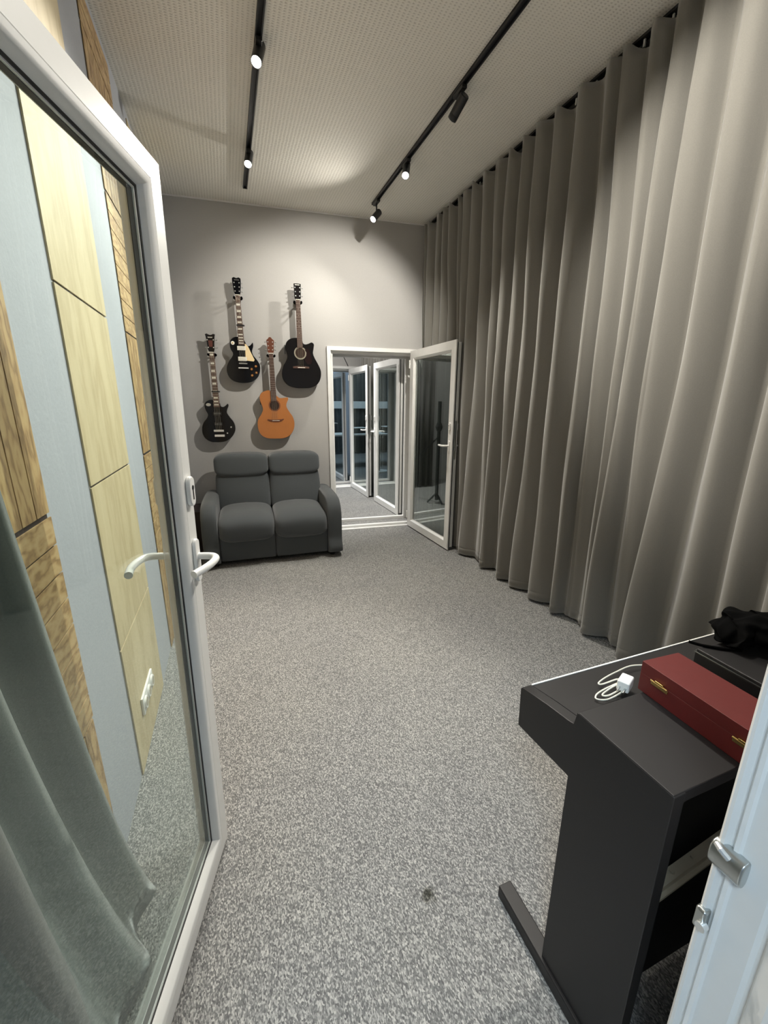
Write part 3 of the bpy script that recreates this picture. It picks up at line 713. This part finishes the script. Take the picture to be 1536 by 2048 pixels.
def capo(u, zb, z, y, w, label):
    t = thing('capo', label, 'capo', tuple(wallpt(u)[:2]) + (zb + z,), FA, 'black capos clamped on the electric guitar necks')
    MB().box(-w / 2 - 0.006, w / 2 + 0.006, y - 0.012, y - 0.003, -0.007, 0.007).build('clamp_bar', 'black_plastic', t, bevel=0.003)
    MB().tube([(-w / 2 - 0.005, y - 0.006, 0), (-w / 2 - 0.006, y + 0.034, 0.0), (w / 2 + 0.006, y + 0.034, 0), (w / 2 + 0.005, y - 0.006, 0)], 0.004, 8).build('strap', 'black_plastic', t, smooth=True)
    MB().tube([(w / 2 + 0.010, y - 0.006, 0), (w / 2 + 0.010, y + 0.016, 0)], 0.0065, 10).build('clamp_screw', 'black_plastic', t, smooth=True)

B1 = [(-0.03, 0.422), (-0.073, 0.417), (-0.105, 0.395), (-0.115, 0.355), (-0.105, 0.315), (-0.091, 0.28), (-0.103, 0.244), (-0.137, 0.203), (-0.158, 0.154), (-0.16, 0.09), (-0.137, 0.039), (-0.088, 0.006), (-0.018, 0.0), (0.054, 0.008), (0.111, 0.044), (0.151, 0.10), (0.16, 0.155), (0.146, 0.206), (0.115, 0.252), (0.092, 0.293), (0.095, 0.324), (0.112, 0.365), (0.106, 0.385), (0.09, 0.371), (0.063, 0.354), (0.038, 0.360), (0.026, 0.395)]
B2 = [(-0.025, 0.431), (-0.068, 0.427), (-0.1, 0.401), (-0.112, 0.359), (-0.107, 0.317), (-0.089, 0.28), (-0.096, 0.25), (-0.13, 0.206), (-0.156, 0.154), (-0.16, 0.102), (-0.143, 0.051), (-0.103, 0.015), (-0.043, 0.0), (0.027, 0.001), (0.09, 0.02), (0.138, 0.065), (0.16, 0.127), (0.159, 0.179), (0.136, 0.222), (0.104, 0.264), (0.094, 0.303), (0.108, 0.35), (0.106, 0.384), (0.094, 0.372), (0.072, 0.353), (0.046, 0.360), (0.028, 0.400)]
B3 = [(-0.04, 0.491), (-0.086, 0.488), (-0.127, 0.47), (-0.148, 0.434), (-0.147, 0.388), (-0.131, 0.334), (-0.126, 0.297), (-0.147, 0.251), (-0.178, 0.205), (-0.189, 0.149), (-0.182, 0.083), (-0.153, 0.035), (-0.099, 0.006), (-0.025, 0.0), (0.06, 0.003), (0.128, 0.028), (0.174, 0.085), (0.189, 0.155), (0.177, 0.222), (0.142, 0.278), (0.118, 0.325), (0.118, 0.362), (0.136, 0.405), (0.133, 0.424), (0.094, 0.421), (0.052, 0.419), (0.022, 0.440)]
B4 = [(-0.031, 0.489), (-0.091, 0.482), (-0.128, 0.459), (-0.148, 0.424), (-0.15, 0.38), (-0.141, 0.346), (-0.138, 0.302), (-0.157, 0.258), (-0.185, 0.213), (-0.199, 0.159), (-0.198, 0.106), (-0.173, 0.055), (-0.129, 0.020), (-0.069, 0.003), (0.006, 0.0), (0.082, 0.005), (0.14, 0.027), (0.18, 0.069), (0.199, 0.127), (0.196, 0.186), (0.168, 0.249), (0.139, 0.302), (0.124, 0.346), (0.131, 0.39), (0.136, 0.434), (0.114, 0.452), (0.081, 0.439), (0.049, 0.431), (0.026, 0.443), (0.018, 0.465)]
PEG6 = [(-0.019, 0.035, -1), (-0.021, 0.072, -1), (-0.023, 0.109, -1), (0.019, 0.035, 1), (0.021, 0.072, 1), (0.023, 0.109, 1)]
open_book = [(-0.021, -0.002), (0.021, -0.002), (0.028, 0.022), (0.034, 0.06), (0.040, 0.125), (0.039, 0.148), (0.022, 0.157), (0.008, 0.152), (0, 0.149), (-0.008, 0.152), (-0.022, 0.157), (-0.039, 0.148), (-0.040, 0.125), (-0.034, 0.06), (-0.028, 0.022)]
bass_head = [(-0.021, -0.002), (0.021, -0.002), (0.030, 0.025), (0.034, 0.09), (0.042, 0.150), (0.047, 0.166), (0.030, 0.170), (0.012, 0.162), (0, 0.160), (-0.012, 0.164), (-0.030, 0.172), (-0.046, 0.164), (-0.041, 0.150), (-0.034, 0.09), (-0.030, 0.025)]
point_head = [(-0.021, -0.002), (0.021, -0.002), (0.030, 0.020), (0.033, 0.08), (0.038, 0.125), (0.020, 0.140), (0.008, 0.154), (-0.010, 0.154), (-0.020, 0.140), (-0.038, 0.125), (-0.033, 0.08), (-0.030, 0.020)]
flat_head = [(-0.021, -0.002), (0.021, -0.002), (0.031, 0.018), (0.035, 0.145), (0.0, 0.147), (-0.035, 0.145), (-0.031, 0.018)]
def pickup(t, x, z, w, h, yf, mat, ring, name='pickup'):
    p = MB().box(x - w / 2, x + w / 2, yf - 0.009, yf + 0.001, z - h / 2, z + h / 2).build(name, mat, t, bevel=0.003)
    if ring: MB().box(x - w / 2 - 0.006, x + w / 2 + 0.006, yf - 0.004, yf + 0.001, z - h / 2 - 0.006, z + h / 2 + 0.006).build('pickup_ring', ring, p, bevel=0.001)
    q_ = MB()
    for k in range(6): q_.tube([(x - w * 0.36 + w * 0.72 * k / 5, yf - 0.009, z), (x - w * 0.36 + w * 0.72 * k / 5, yf - 0.0098, z)], 0.0022, 8)
    q_.build('pole_pieces', 'chrome', p)
    return p
def knob(t, x, z, yf, r, mat):
    k = MB().tube([(x, yf, z), (x, yf - 0.004, z), (x, yf - 0.013, z), (x, yf - 0.015, z)], r, 20, taper=[1.05, 1.05, 0.85, 0.7]).build('control_knob', mat, t, smooth=True)
    MB().tube([(x, yf - 0.0152, z), (x, yf - 0.0158, z)], r * 0.5, 16).build('knob_cap', 'brass' if mat == 'amber' else 'chrome', k)
# --- bass (lower left)
U = {1: -2.127, 2: -1.839, 3: -1.553, 4: -1.264}; Z = {1: 1.073, 2: 1.665, 3: 1.100, 4: 1.620}
g, yf, yn = guitar('bass_guitar', 'black four string bass guitar with single cutaway, lowest at the left of the wall', U[1], Z[1], B1, 0.042, 'black_gloss', 'black_gloss', 0.872, 0.352, bass_head, 'black_gloss', 22, ('block', (1, 3, 5, 7, 9, 12, 15, 17, 19)), 4,
                   [(-0.024, 0.045, -1), (-0.028, 0.115, -1), (0.024, 0.045, 1), (0.028, 0.115, 1)], 0.115, axis=0.000, strw=0.030, wj=0.058)
MB().prism([(-0.016, 0.872 + 0.05), (0.016, 0.872 + 0.05), (0.020, 0.872 + 0.11), (-0.020, 0.872 + 0.11)], yn + 0.001, yn + 0.0003, 'y').build('headstock_inlay', 'sunburst', g)
lg = MB()
for k in range(5): lg.box(-0.020 + k * 0.0085, -0.015 + k * 0.0085, yn + 0.0002, yn + 0.001, 0.872 + 0.134, 0.872 + 0.143 - (k % 2) * 0.002)
lg.build('logo_script', 'ivory', g)
pickup(g, 0.0, 0.288, 0.080, 0.034, yf, 'black_plastic', 'black_satin'); pickup(g, 0.0, 0.184, 0.080, 0.034, yf, 'black_plastic', 'black_satin')
MB().box(-0.050, 0.048, yf - 0.013, yf, 0.105, 0.127).build('bridge', 'chrome', g, bevel=0.004)
MB().box(-0.046, 0.052, yf - 0.015, yf, 0.054, 0.078).build('tailpiece', 'chrome', g, bevel=0.004)
knob(g, 0.120, 0.151, yf, 0.0075, 'chrome'); knob(g, 0.079, 0.091, yf, 0.0075, 'chrome')
MB().prism([(-0.077 + 0.024 * math.cos(a / 14 * 2 * PI), 0.375 + 0.015 * math.sin(a / 14 * 2 * PI)) for a in range(14)], yf - 0.0014, yf + 0.0005, 'y').build('toggle_plate', 'steel', g)
hanger(U[1], Z[1], 0.872, yn + 0.02, 'black hook holding up the bass guitar'); capo(U[1], Z[1], 0.502, yn, 0.054, 'black capo on the neck of the lower left bass')
# --- black electric
g, yf, yn = guitar('electric_guitar', 'black single cutaway electric guitar with cream pickguard', U[2], Z[2], B2, 0.045, 'black_gloss', 'black_gloss', 0.807, 0.360, open_book, 'black_gloss', 22, ('block', (3, 5, 7, 9, 12, 15, 17, 19, 21)), 6, PEG6, 0.184, axis=-0.002)
lg = MB()
for k in range(6): lg.box(-0.022 + k * 0.0075, -0.017 + k * 0.0075, yn + 0.0002, yn + 0.001, 0.807 + 0.129, 0.807 + 0.137)
lg.build('logo_script', 'steel', g)
MB().prism([(0.030, 0.372), (0.040, 0.368), (0.060, 0.345), (0.085, 0.285), (0.114, 0.222), (0.104, 0.206), (0.026, 0.213), (0.028, 0.250), (0.030, 0.300)], yf - 0.006, yf - 0.003, 'y').build('pickguard', 'cream', g, bevel=0.001)
pickup(g, -0.004, 0.328, 0.082, 0.040, yf, 'ivory', None); pickup(g, -0.002, 0.228, 0.082, 0.040, yf, 'ivory', None)
MB().box(-0.040, 0.042, yf - 0.012, yf, 0.178, 0.190).build('bridge', 'steel', g, bevel=0.003)
MB().box(-0.048, 0.050, yf - 0.016, yf, 0.134, 0.148).build('tailpiece', 'chrome', g, bevel=0.004)
for x, z in ((0.120, 0.159), (0.078, 0.131), (0.121, 0.098), (0.078, 0.071)): knob(g, x, z, yf, 0.0125, 'amber')
tg = MB().tube([(-0.083, yf, 0.375), (-0.083, yf - 0.002, 0.375)], 0.0175, 24).build('toggle_ring', 'ivory', g)
MB().tube([(-0.083, yf - 0.002, 0.375), (-0.083, yf - 0.004, 0.375)], 0.006, 12).tube([(-0.083, yf - 0.004, 0.375), (-0.080, yf - 0.016, 0.378)], 0.0025, 8).build('toggle_switch', 'brass', tg)
hanger(U[2] - 0.002, Z[2], 0.807, yn + 0.02, 'black hook holding up the electric guitar with the cream pickguard'); capo(U[2], Z[2], 0.538, yn, 0.052, 'black capo on the neck of the cream pickguard electric')
# --- natural acoustic
def sound_hole(t, x, z, r, yf, ringmat):
    s_ = MB().tube([(x, yf + 0.001, z), (x, yf - 0.0006, z)], r, 36).build('sound_hole', 'dark_hole', t)
    MB().ringdisc((x, yf, z), r, r + 0.004, 0.0010, 40).ringdisc((x, yf, z), r + 0.007, r + 0.012, 0.0008, 40).build('rosette', ringmat, s_)
g, yf, yn = guitar('acoustic_guitar', 'orange natural wood acoustic guitar with cutaway', U[3], Z[3], B3, 0.088, 'cedar', 'mahogany', 0.852, 0.430, point_head, 'mahogany', 20, None, 6, PEG6, 0.190, axis=-0.010, board_end=0.385, body_off=0.022, wj=0.055)
sound_hole(g, -0.006, 0.343, 0.047, yf, 'mahogany')
MB().prism([(-0.087, 0.196), (-0.06, 0.183), (-0.03, 0.176), (0.03, 0.176), (0.06, 0.186), (0.082, 0.201), (0.080, 0.208), (0.05, 0.201), (-0.05, 0.198), (-0.085, 0.203)], yf - 0.008, yf, 'y').build('bridge', 'mahogany', g, bevel=0.002)
MB().box(-0.036, 0.036, yf - 0.011, yf - 0.008, 0.187, 0.191).build('saddle', 'ivory', g)
MB().box(-0.150, -0.142, yf + 0.010, yf + 0.060, 0.350, 0.420).build('preamp', 'black_plastic', g, bevel=0.003)
hanger(U[3] - 0.010, Z[3], 0.852, yn + 0.02, 'black hook holding up the orange acoustic guitar')
# --- black acoustic
g, yf, yn = guitar('acoustic_guitar', 'black cutaway acoustic guitar, rightmost on the wall beside the doorway', U[4], Z[4], B4, 0.095, 'black_satin', 'black_satin', 0.843, 0.430, flat_head, 'black_satin', 20, ('dot', (3, 5, 7, 9, 12)), 6, PEG6, 0.206, axis=-0.007, board_end=0.395, body_off=0.022, wj=0.055)
sound_hole(g, -0.006, 0.345, 0.050, yf, 'beige_metal')
MB().prism([(0.042, 0.378), (0.066, 0.392), (0.085, 0.375), (0.100, 0.330), (0.112, 0.275), (0.098, 0.238), (0.060, 0.238), (0.030, 0.288), (0.052, 0.320), (0.056, 0.350)], yf - 0.0015, yf + 0.0005, 'y').build('pickguard', 'tortoise', g)
MB().prism([(-0.087, 0.212), (-0.087, 0.194), (0.078, 0.194), (0.078, 0.212), (0.04, 0.217), (-0.05, 0.217)], yf - 0.008, yf, 'y').build('bridge', 'rosewood', g, bevel=0.002)
MB().box(-0.038, 0.036, yf - 0.011, yf - 0.008, 0.200, 0.206).build('saddle', 'ivory', g)
MB().box(-0.162, -0.152, yf + 0.010, yf + 0.062, 0.335, 0.420).build('preamp', 'black_plastic', g, bevel=0.003)
lg = MB()
for k in range(6): lg.box(-0.0285 + k * 0.0075, -0.0235 + k * 0.0075, yn + 0.0002, yn + 0.001, 0.843 + 0.130, 0.843 + 0.138)
lg.build('logo_lettering', 'ivory', g)
hanger(U[4] - 0.007, Z[4], 0.843, yn + 0.02, 'black hook holding up the black acoustic guitar')

# ------------------------------------------------------------------ digital piano against the near wall
PX0, PX1 = 0.665, 2.03
pn = thing('digital_piano', 'black digital piano seen from its end at lower right', 'piano', (PX0, 0.345, 0))
L = PX1 - PX0; T1 = 0.030
side = [(0.0, 0.0), (0.215, 0.0), (0.217, 0.64), (0.393, 0.632), (0.397, 0.744), (0.392, 0.750), (0.30, 0.768), (0.232, 0.778), (0.222, 0.781), (0.216, 0.815), (0.0, 0.815)]
for x in (0.0, L - T1):
    MB().prism(side, x, x + T1, 'x').build('end_panel', 'black_paint', pn, bevel=0.002)
MB().prism([(0.002, 0.790), (0.214, 0.790), (0.214, 0.8165), (0.002, 0.8165)], T1 * 0.0 + 0.001, L - 0.001, 'x').build('top_board', 'black_paint', pn, bevel=0.002)
MB().prism([(0.216, 0.770), (0.232, 0.7775), (0.30, 0.7675), (0.390, 0.7495), (0.390, 0.735), (0.216, 0.755)], T1 + 0.001, L - T1 - 0.001, 'x').build('key_lid', 'black_paint', pn)
MB().box(T1 + 0.001, L - T1 - 0.001, 0.3895, 0.3935, 0.738, 0.7515).build('lid_edge_glint', 'glint_and_zip', pn)  # glint on the lid's front edge, painted as a pale strip
MB().box(T1, L - T1, 0.220, 0.385, 0.640, 0.700).build('key_bed', 'black_paint', pn)
MB().box(T1, L - T1, 0.10, 0.118, 0.03, 0.66).build('back_board', 'black_paint', pn)
for x in (-0.008, L - T1 - 0.008):
    MB().box(x, x + 0.044, -0.02, 0.395, 0.0, 0.042).build('foot_bar', 'black_paint', pn, bevel=0.004)
pr_ = MB().box(T1, L - T1, 0.13, 0.17, 0.06, 0.15).build('pedal_rail', 'black_paint', pn)
for k in range(3):
    MB().box(L / 2 - 0.10 + k * 0.08, L / 2 - 0.07 + k * 0.08, 0.17, 0.26, 0.075, 0.085).build('pedal', 'brass', pr_, bevel=0.003)
RM = Matrix.Translation((0.034, 0, 0.405)) @ Matrix.Rotation(-0.20, 4, 'Y')
rl = MB().box(0, 0.62, 0.058, 0.080, 0.0, 0.014, RM)
rl.box(0, 0.62, 0.050, 0.058, -0.006, 0.000, RM)
for k in range(9): rl.tube([RM @ Vector((0.03 + k * 0.065, 0.069, 0.014)), RM @ Vector((0.03 + k * 0.065, 0.069, 0.020))], 0.005, 8)
rl.build('back_rail', 'beige_metal', pn)

# red case on the piano
rc = thing('instrument_case', 'long dark red wooden case with brass latches on the piano', 'instrument case', (0.860, 0.572, 0.8165))
def rcase():
    # box axes: long axis from (0.86,0.574) to roughly (0.88,0.30); short axis towards +x
    ang = math.radians(-3.0)
    Mx = Matrix.Rotation(ang, 4, 'Z')
    b1 = MB(); b1.box(0, 0.112, -0.42, 0, 0.0005, 0.0455, Mx); o1 = b1.build('case_base', 'red_case', rc, bevel=0.0008)
    b2 = MB(); b2.box(0, 0.112, -0.42, 0, 0.0457, 0.075, Mx); b2.build('case_lid', 'red_case', rc, bevel=0.0008)
    for y in (-0.050, -0.222):
        lt = MB(); lt.box(-0.003, 0, y - 0.020, y + 0.020, 0.036, 0.044, Mx); lt.box(-0.006, 0, y - 0.010, y + 0.010, 0.044, 0.052, Mx); lt.tube([Mx @ Vector((-0.004, y - 0.020, 0.046)), Mx @ Vector((-0.004, y + 0.020, 0.046))], 0.0028, 8)
        lt.build('latch', 'brass', rc, bevel=0.001)
rcase()
# charger with cable
ch = thing('usb_charger', 'white plug charger beside the red case', 'charger', (0.872, 0.612, 0.785), math.radians(25))
MB().box(-0.022, 0.022, -0.014, 0.014, 0.0, 0.028).build('charger_body', 'white_plastic', ch, bevel=0.004)
for y in (-0.008, 0.008): MB().tube([(-0.020, y * 0.8, 0.012), (-0.040, y * 0.8, 0.010)], 0.0023, 8).build('prong', 'steel', ch)
cb = MB()
p = [(0.885, 0.618, 0.800), (0.868, 0.630, 0.786), (0.820, 0.628, 0.781), (0.792, 0.622, 0.779), (0.780, 0.610, 0.780), (0.800, 0.597, 0.783), (0.850, 0.602, 0.786), (0.880, 0.612, 0.795), (0.862, 0.622, 0.792), (0.820, 0.620, 0.783), (0.800, 0.612, 0.783), (0.815, 0.605, 0.785), (0.860, 0.610, 0.790), (0.890, 0.622, 0.795), (0.880, 0.640, 0.788), (0.842, 0.648, 0.778), (0.836, 0.656, 0.776), (0.870, 0.668, 0.774), (0.925, 0.678, 0.773), (0.99, 0.684, 0.772), (1.05, 0.66, 0.774)]
cb.tube(catmull(p, 7, False), 0.0019, 7)
tag(cb.build('charging_cable', 'cable_white', smooth=True), 'thin cream cable looped on the black piano lid beside the charger', 'cable')
# black flat case and black cloth bag
bc = thing('flat_case', 'flat glossy black case behind the red case on piano', 'case', (1.075, 0.590, 0.8165), math.radians(-3))
MB().box(0, 0.34, -0.26, 0, -0.0, 0.040).build('case_body', 'black_paint', bc, bevel=0.004)
MB().box(-0.001, 0.002, -0.26, 0.0, 0.0405, 0.0425).box(-0.001, 0.34, -0.002, 0.001, 0.0405, 0.0425).build('edge_trim', 'steel', bc)
MB().box(0.002, 0.338, -0.258, -0.002, 0.042, 0.050).build('case_lid', 'black_paint', bc, bevel=0.003)
def cloth_blob():
    rnd = random.Random(5); nu, nv = 22, 40; vs = []; fs = []
    cs = [(0.0, 0.0, 0.030, 0.040), (0.04, 0.012, 0.062, 0.050), (0.10, 0.0, 0.075, 0.072), (0.18, -0.03, 0.060, 0.090), (0.27, -0.07, 0.040, 0.085), (0.36, -0.11, 0.018, 0.05)]
    N = 30
    for i in range(N + 1):
        t = i / N * (len(cs) - 1); k = min(int(t), len(cs) - 2); f_ = t - k; f_ = f_ * f_ * (3 - 2 * f_)
        x, y, h, wd = [cs[k][m] * (1 - f_) + cs[k + 1][m] * f_ for m in range(4)]
        e = 0.35 if i in (0, N) else (0.75 if i in (1, N - 1) else 1)
        for j in range(nv):
            a = 2 * PI * j / nv
            r = 1 + 0.16 * math.sin(5 * a + i * 0.5) + 0.10 * math.sin(9 * a - i * 0.8) + 0.04 * rnd.uniform(-1, 1)
            zz = 0.5 * h * (1 + math.sin(a) * r) * (e if e < 1 else 1)
            vs.append((x + 0.010 * math.sin(3 * a + i), y + wd * math.cos(a) * r * e, max(0.0, zz + 0.004 * math.sin(7 * a + i)) + 0.004))
    for i in range(N):
        for j in range(nv): fs.append((i * nv + j, i * nv + (j + 1) % nv, (i + 1) * nv + (j + 1) % nv, (i + 1) * nv + j))
    fs.append(tuple(range(nv))[::-1]); fs.append(tuple(N * nv + j for j in range(nv)))
    return MB().add(vs, fs)
bag = thing('cloth_bag', 'crumpled black cloth bag lying on the flat black case', 'bag', (1.150, 0.570, 0.8675), math.radians(-8))
cl = cloth_blob().build('bag_cloth', 'black_cloth', bag, smooth=True, sub=1)
MB().tube(catmull([(0.02, -0.03, 0.004), (-0.02, -0.012, 0.003), (-0.055, 0.012, 0.002), (-0.075, 0.030, 0.004)], 4, False), 0.004, 8, taper=None).build('strap', 'black_cloth', bag, smooth=True)
MB().box(0.165, 0.200, -0.118, -0.112, 0.034, 0.040).build('zip', 'glint_and_zip', bag)

# ------------------------------------------------------------------ middle and far rooms
def simple_ridges(y1, y0, n, seed):
    r = random.Random(seed); d = (y1 - y0) / (n - 1)
    return [y1 - d * i + r.uniform(-0.2, 0.2) * d for i in range(n)]
R_ = simple_ridges(7.02, 4.98, 16, 1)
ridge_curtain('curtain', [(y, y, y, 1, 1) for y in R_], 2.215, 0.032, 0.032, 0.02, 3.24, 'curtain', 'taupe curtain behind the glass doors inside the first doorway', nz=8, per=8, hem=False)
# curtain on the middle room's dividing wall: reflected in the big glass door
def flat_curtain(name, x0, x1, yb, amp, z0, z1, n, mat, label, seed=2):
    r = random.Random(seed); cols = n * 8 + 1; vs = []
    for z in (z0, (z0 + z1) / 2, z1):
        for c in range(cols):
            s_ = c / (cols - 1); vs.append((x0 + (x1 - x0) * s_, yb + amp * math.cos(2 * PI * n * s_ + 0.6 * math.sin(s_ * 9)), z))
    fs = [(r_ * cols + c, r_ * cols + c + 1, (r_ + 1) * cols + c + 1, (r_ + 1) * cols + c) for r_ in range(2) for c in range(cols - 1)]
    o = MB().add(vs, fs).build(name, mat)
    for p_ in o.data.polygons: p_.use_smooth = True
    md = o.modifiers.new('thick', 'SOLIDIFY'); md.thickness = 0.004
    return tag(o, label, 'curtain')
flat_curtain('curtain', 0.46, 1.10, 6.55, 0.04, 0.02, 3.0, 6, 'curtain_far', 'dark curtain in the middle room, seen reflected in the open glass door')
flat_curtain('curtain', -1.1, 2.1, 11.85, 0.045, 0.05, 3.1, 22, 'curtain_far', 'dark curtain across the far end of the last room', 5)
struct(MB().box(-1.1, 2.2, 11.70, 11.76, 1.32, 1.52).build('trim_7', 'white_table'))
ms = thing('microphone_stand', 'black microphone stand in the middle room, seen only as reflection in glass door', 'microphone stand', (1.076, 5.375, 0))
MB().tube([(0, 0, 0.05), (0, 0, 1.50)], 0.026, 12).build('pole', 'black_metal', ms, smooth=True)
for k in range(3):
    a = 2 * PI * k / 3 + 0.4
    MB().tube([(0, 0, 0.16), (math.cos(a) * 0.14, math.sin(a) * 0.14, 0.014)], 0.014, 8).build('leg', 'black_metal', ms, smooth=True)
MB().tube([(0, 0, 1.08), (0.0, 0, 1.14), (0, 0, 1.2)], 0.055, 14, taper=[0.6, 1, 0.6]).build('clutch', 'black_metal', ms, smooth=True)
MB().tube([(0, 0, 1.0), (0.10, 0.50, 0.62)], 0.012, 8).build('boom_arm', 'black_metal', ms, smooth=True)
# table and objects in the far room
tb = thing('table', 'long pale topped table in the last room, reflected in the inner glass doors', 'table', (-0.6, 9.3, 0))
MB().box(0, 2.4, 0, 0.7, 0.73, 0.765).build('table_top', 'white_table', tb, bevel=0.004)
for x in (0.06, 2.34):
    for y in (0.06, 0.64): MB().box(x - 0.02, x + 0.02, y - 0.02, y + 0.02, 0, 0.73).build('leg', 'black_metal', tb)
for i, (x, y, sx, sy, h) in enumerate([(0.1, 9.5, 0.36, 0.25, 0.16), (0.85, 9.55, 0.30, 0.25, 0.14), (-0.35, 9.6, 0.30, 0.2, 0.10)]):
    e = thing('equipment_box', ['dark unit with white top, middle of the far table', 'dark unit with white top, right end of far table', 'low dark unit with white top, left end of far table'][i], 'box', (x, y, 0.765), 0, 'dark units on the far table')
    MB().box(0, sx, 0, sy, 0, h - 0.02).build('housing', 'black_plastic', e, bevel=0.004)
    MB().box(0, sx, 0, sy, h - 0.02, h).build('top_cover', 'white_plastic', e, bevel=0.004)
rb = thing('round_stand', 'white round based stand on the carpet of the last room', 'stand', (1.0, 8.47, 0))
MB().tube([(0, 0, 0), (0, 0, 0.03)], 0.19, 32).build('base_disc', 'white_plastic', rb)
MB().tube([(0, 0, 0.03), (0, 0, 0.55)], 0.015, 12).build('post', 'black_metal', rb, smooth=True)
# thin black arm above the second doorway
ba = thing('boom_arm', 'thin black arm hanging before the grey wall over the inner doorway', 'boom arm', (1.72, 6.6, 2.24))
MB().tube([(0, 0, 0.10), (0.02, 0, 0.0)], 0.016, 10).build('joint', 'black_metal', ba, smooth=True)
MB().tube([(0.02, 0, 0.01), (0.16, 0.1, -0.20)], 0.006, 8).build('rod', 'black_metal', ba, smooth=True)
MB().tube([(0, 0, 0.10), (0, 0, CEIL - 2.24 - 0.001)], 0.006, 8).build('drop_rod', 'black_metal', ba, smooth=True)
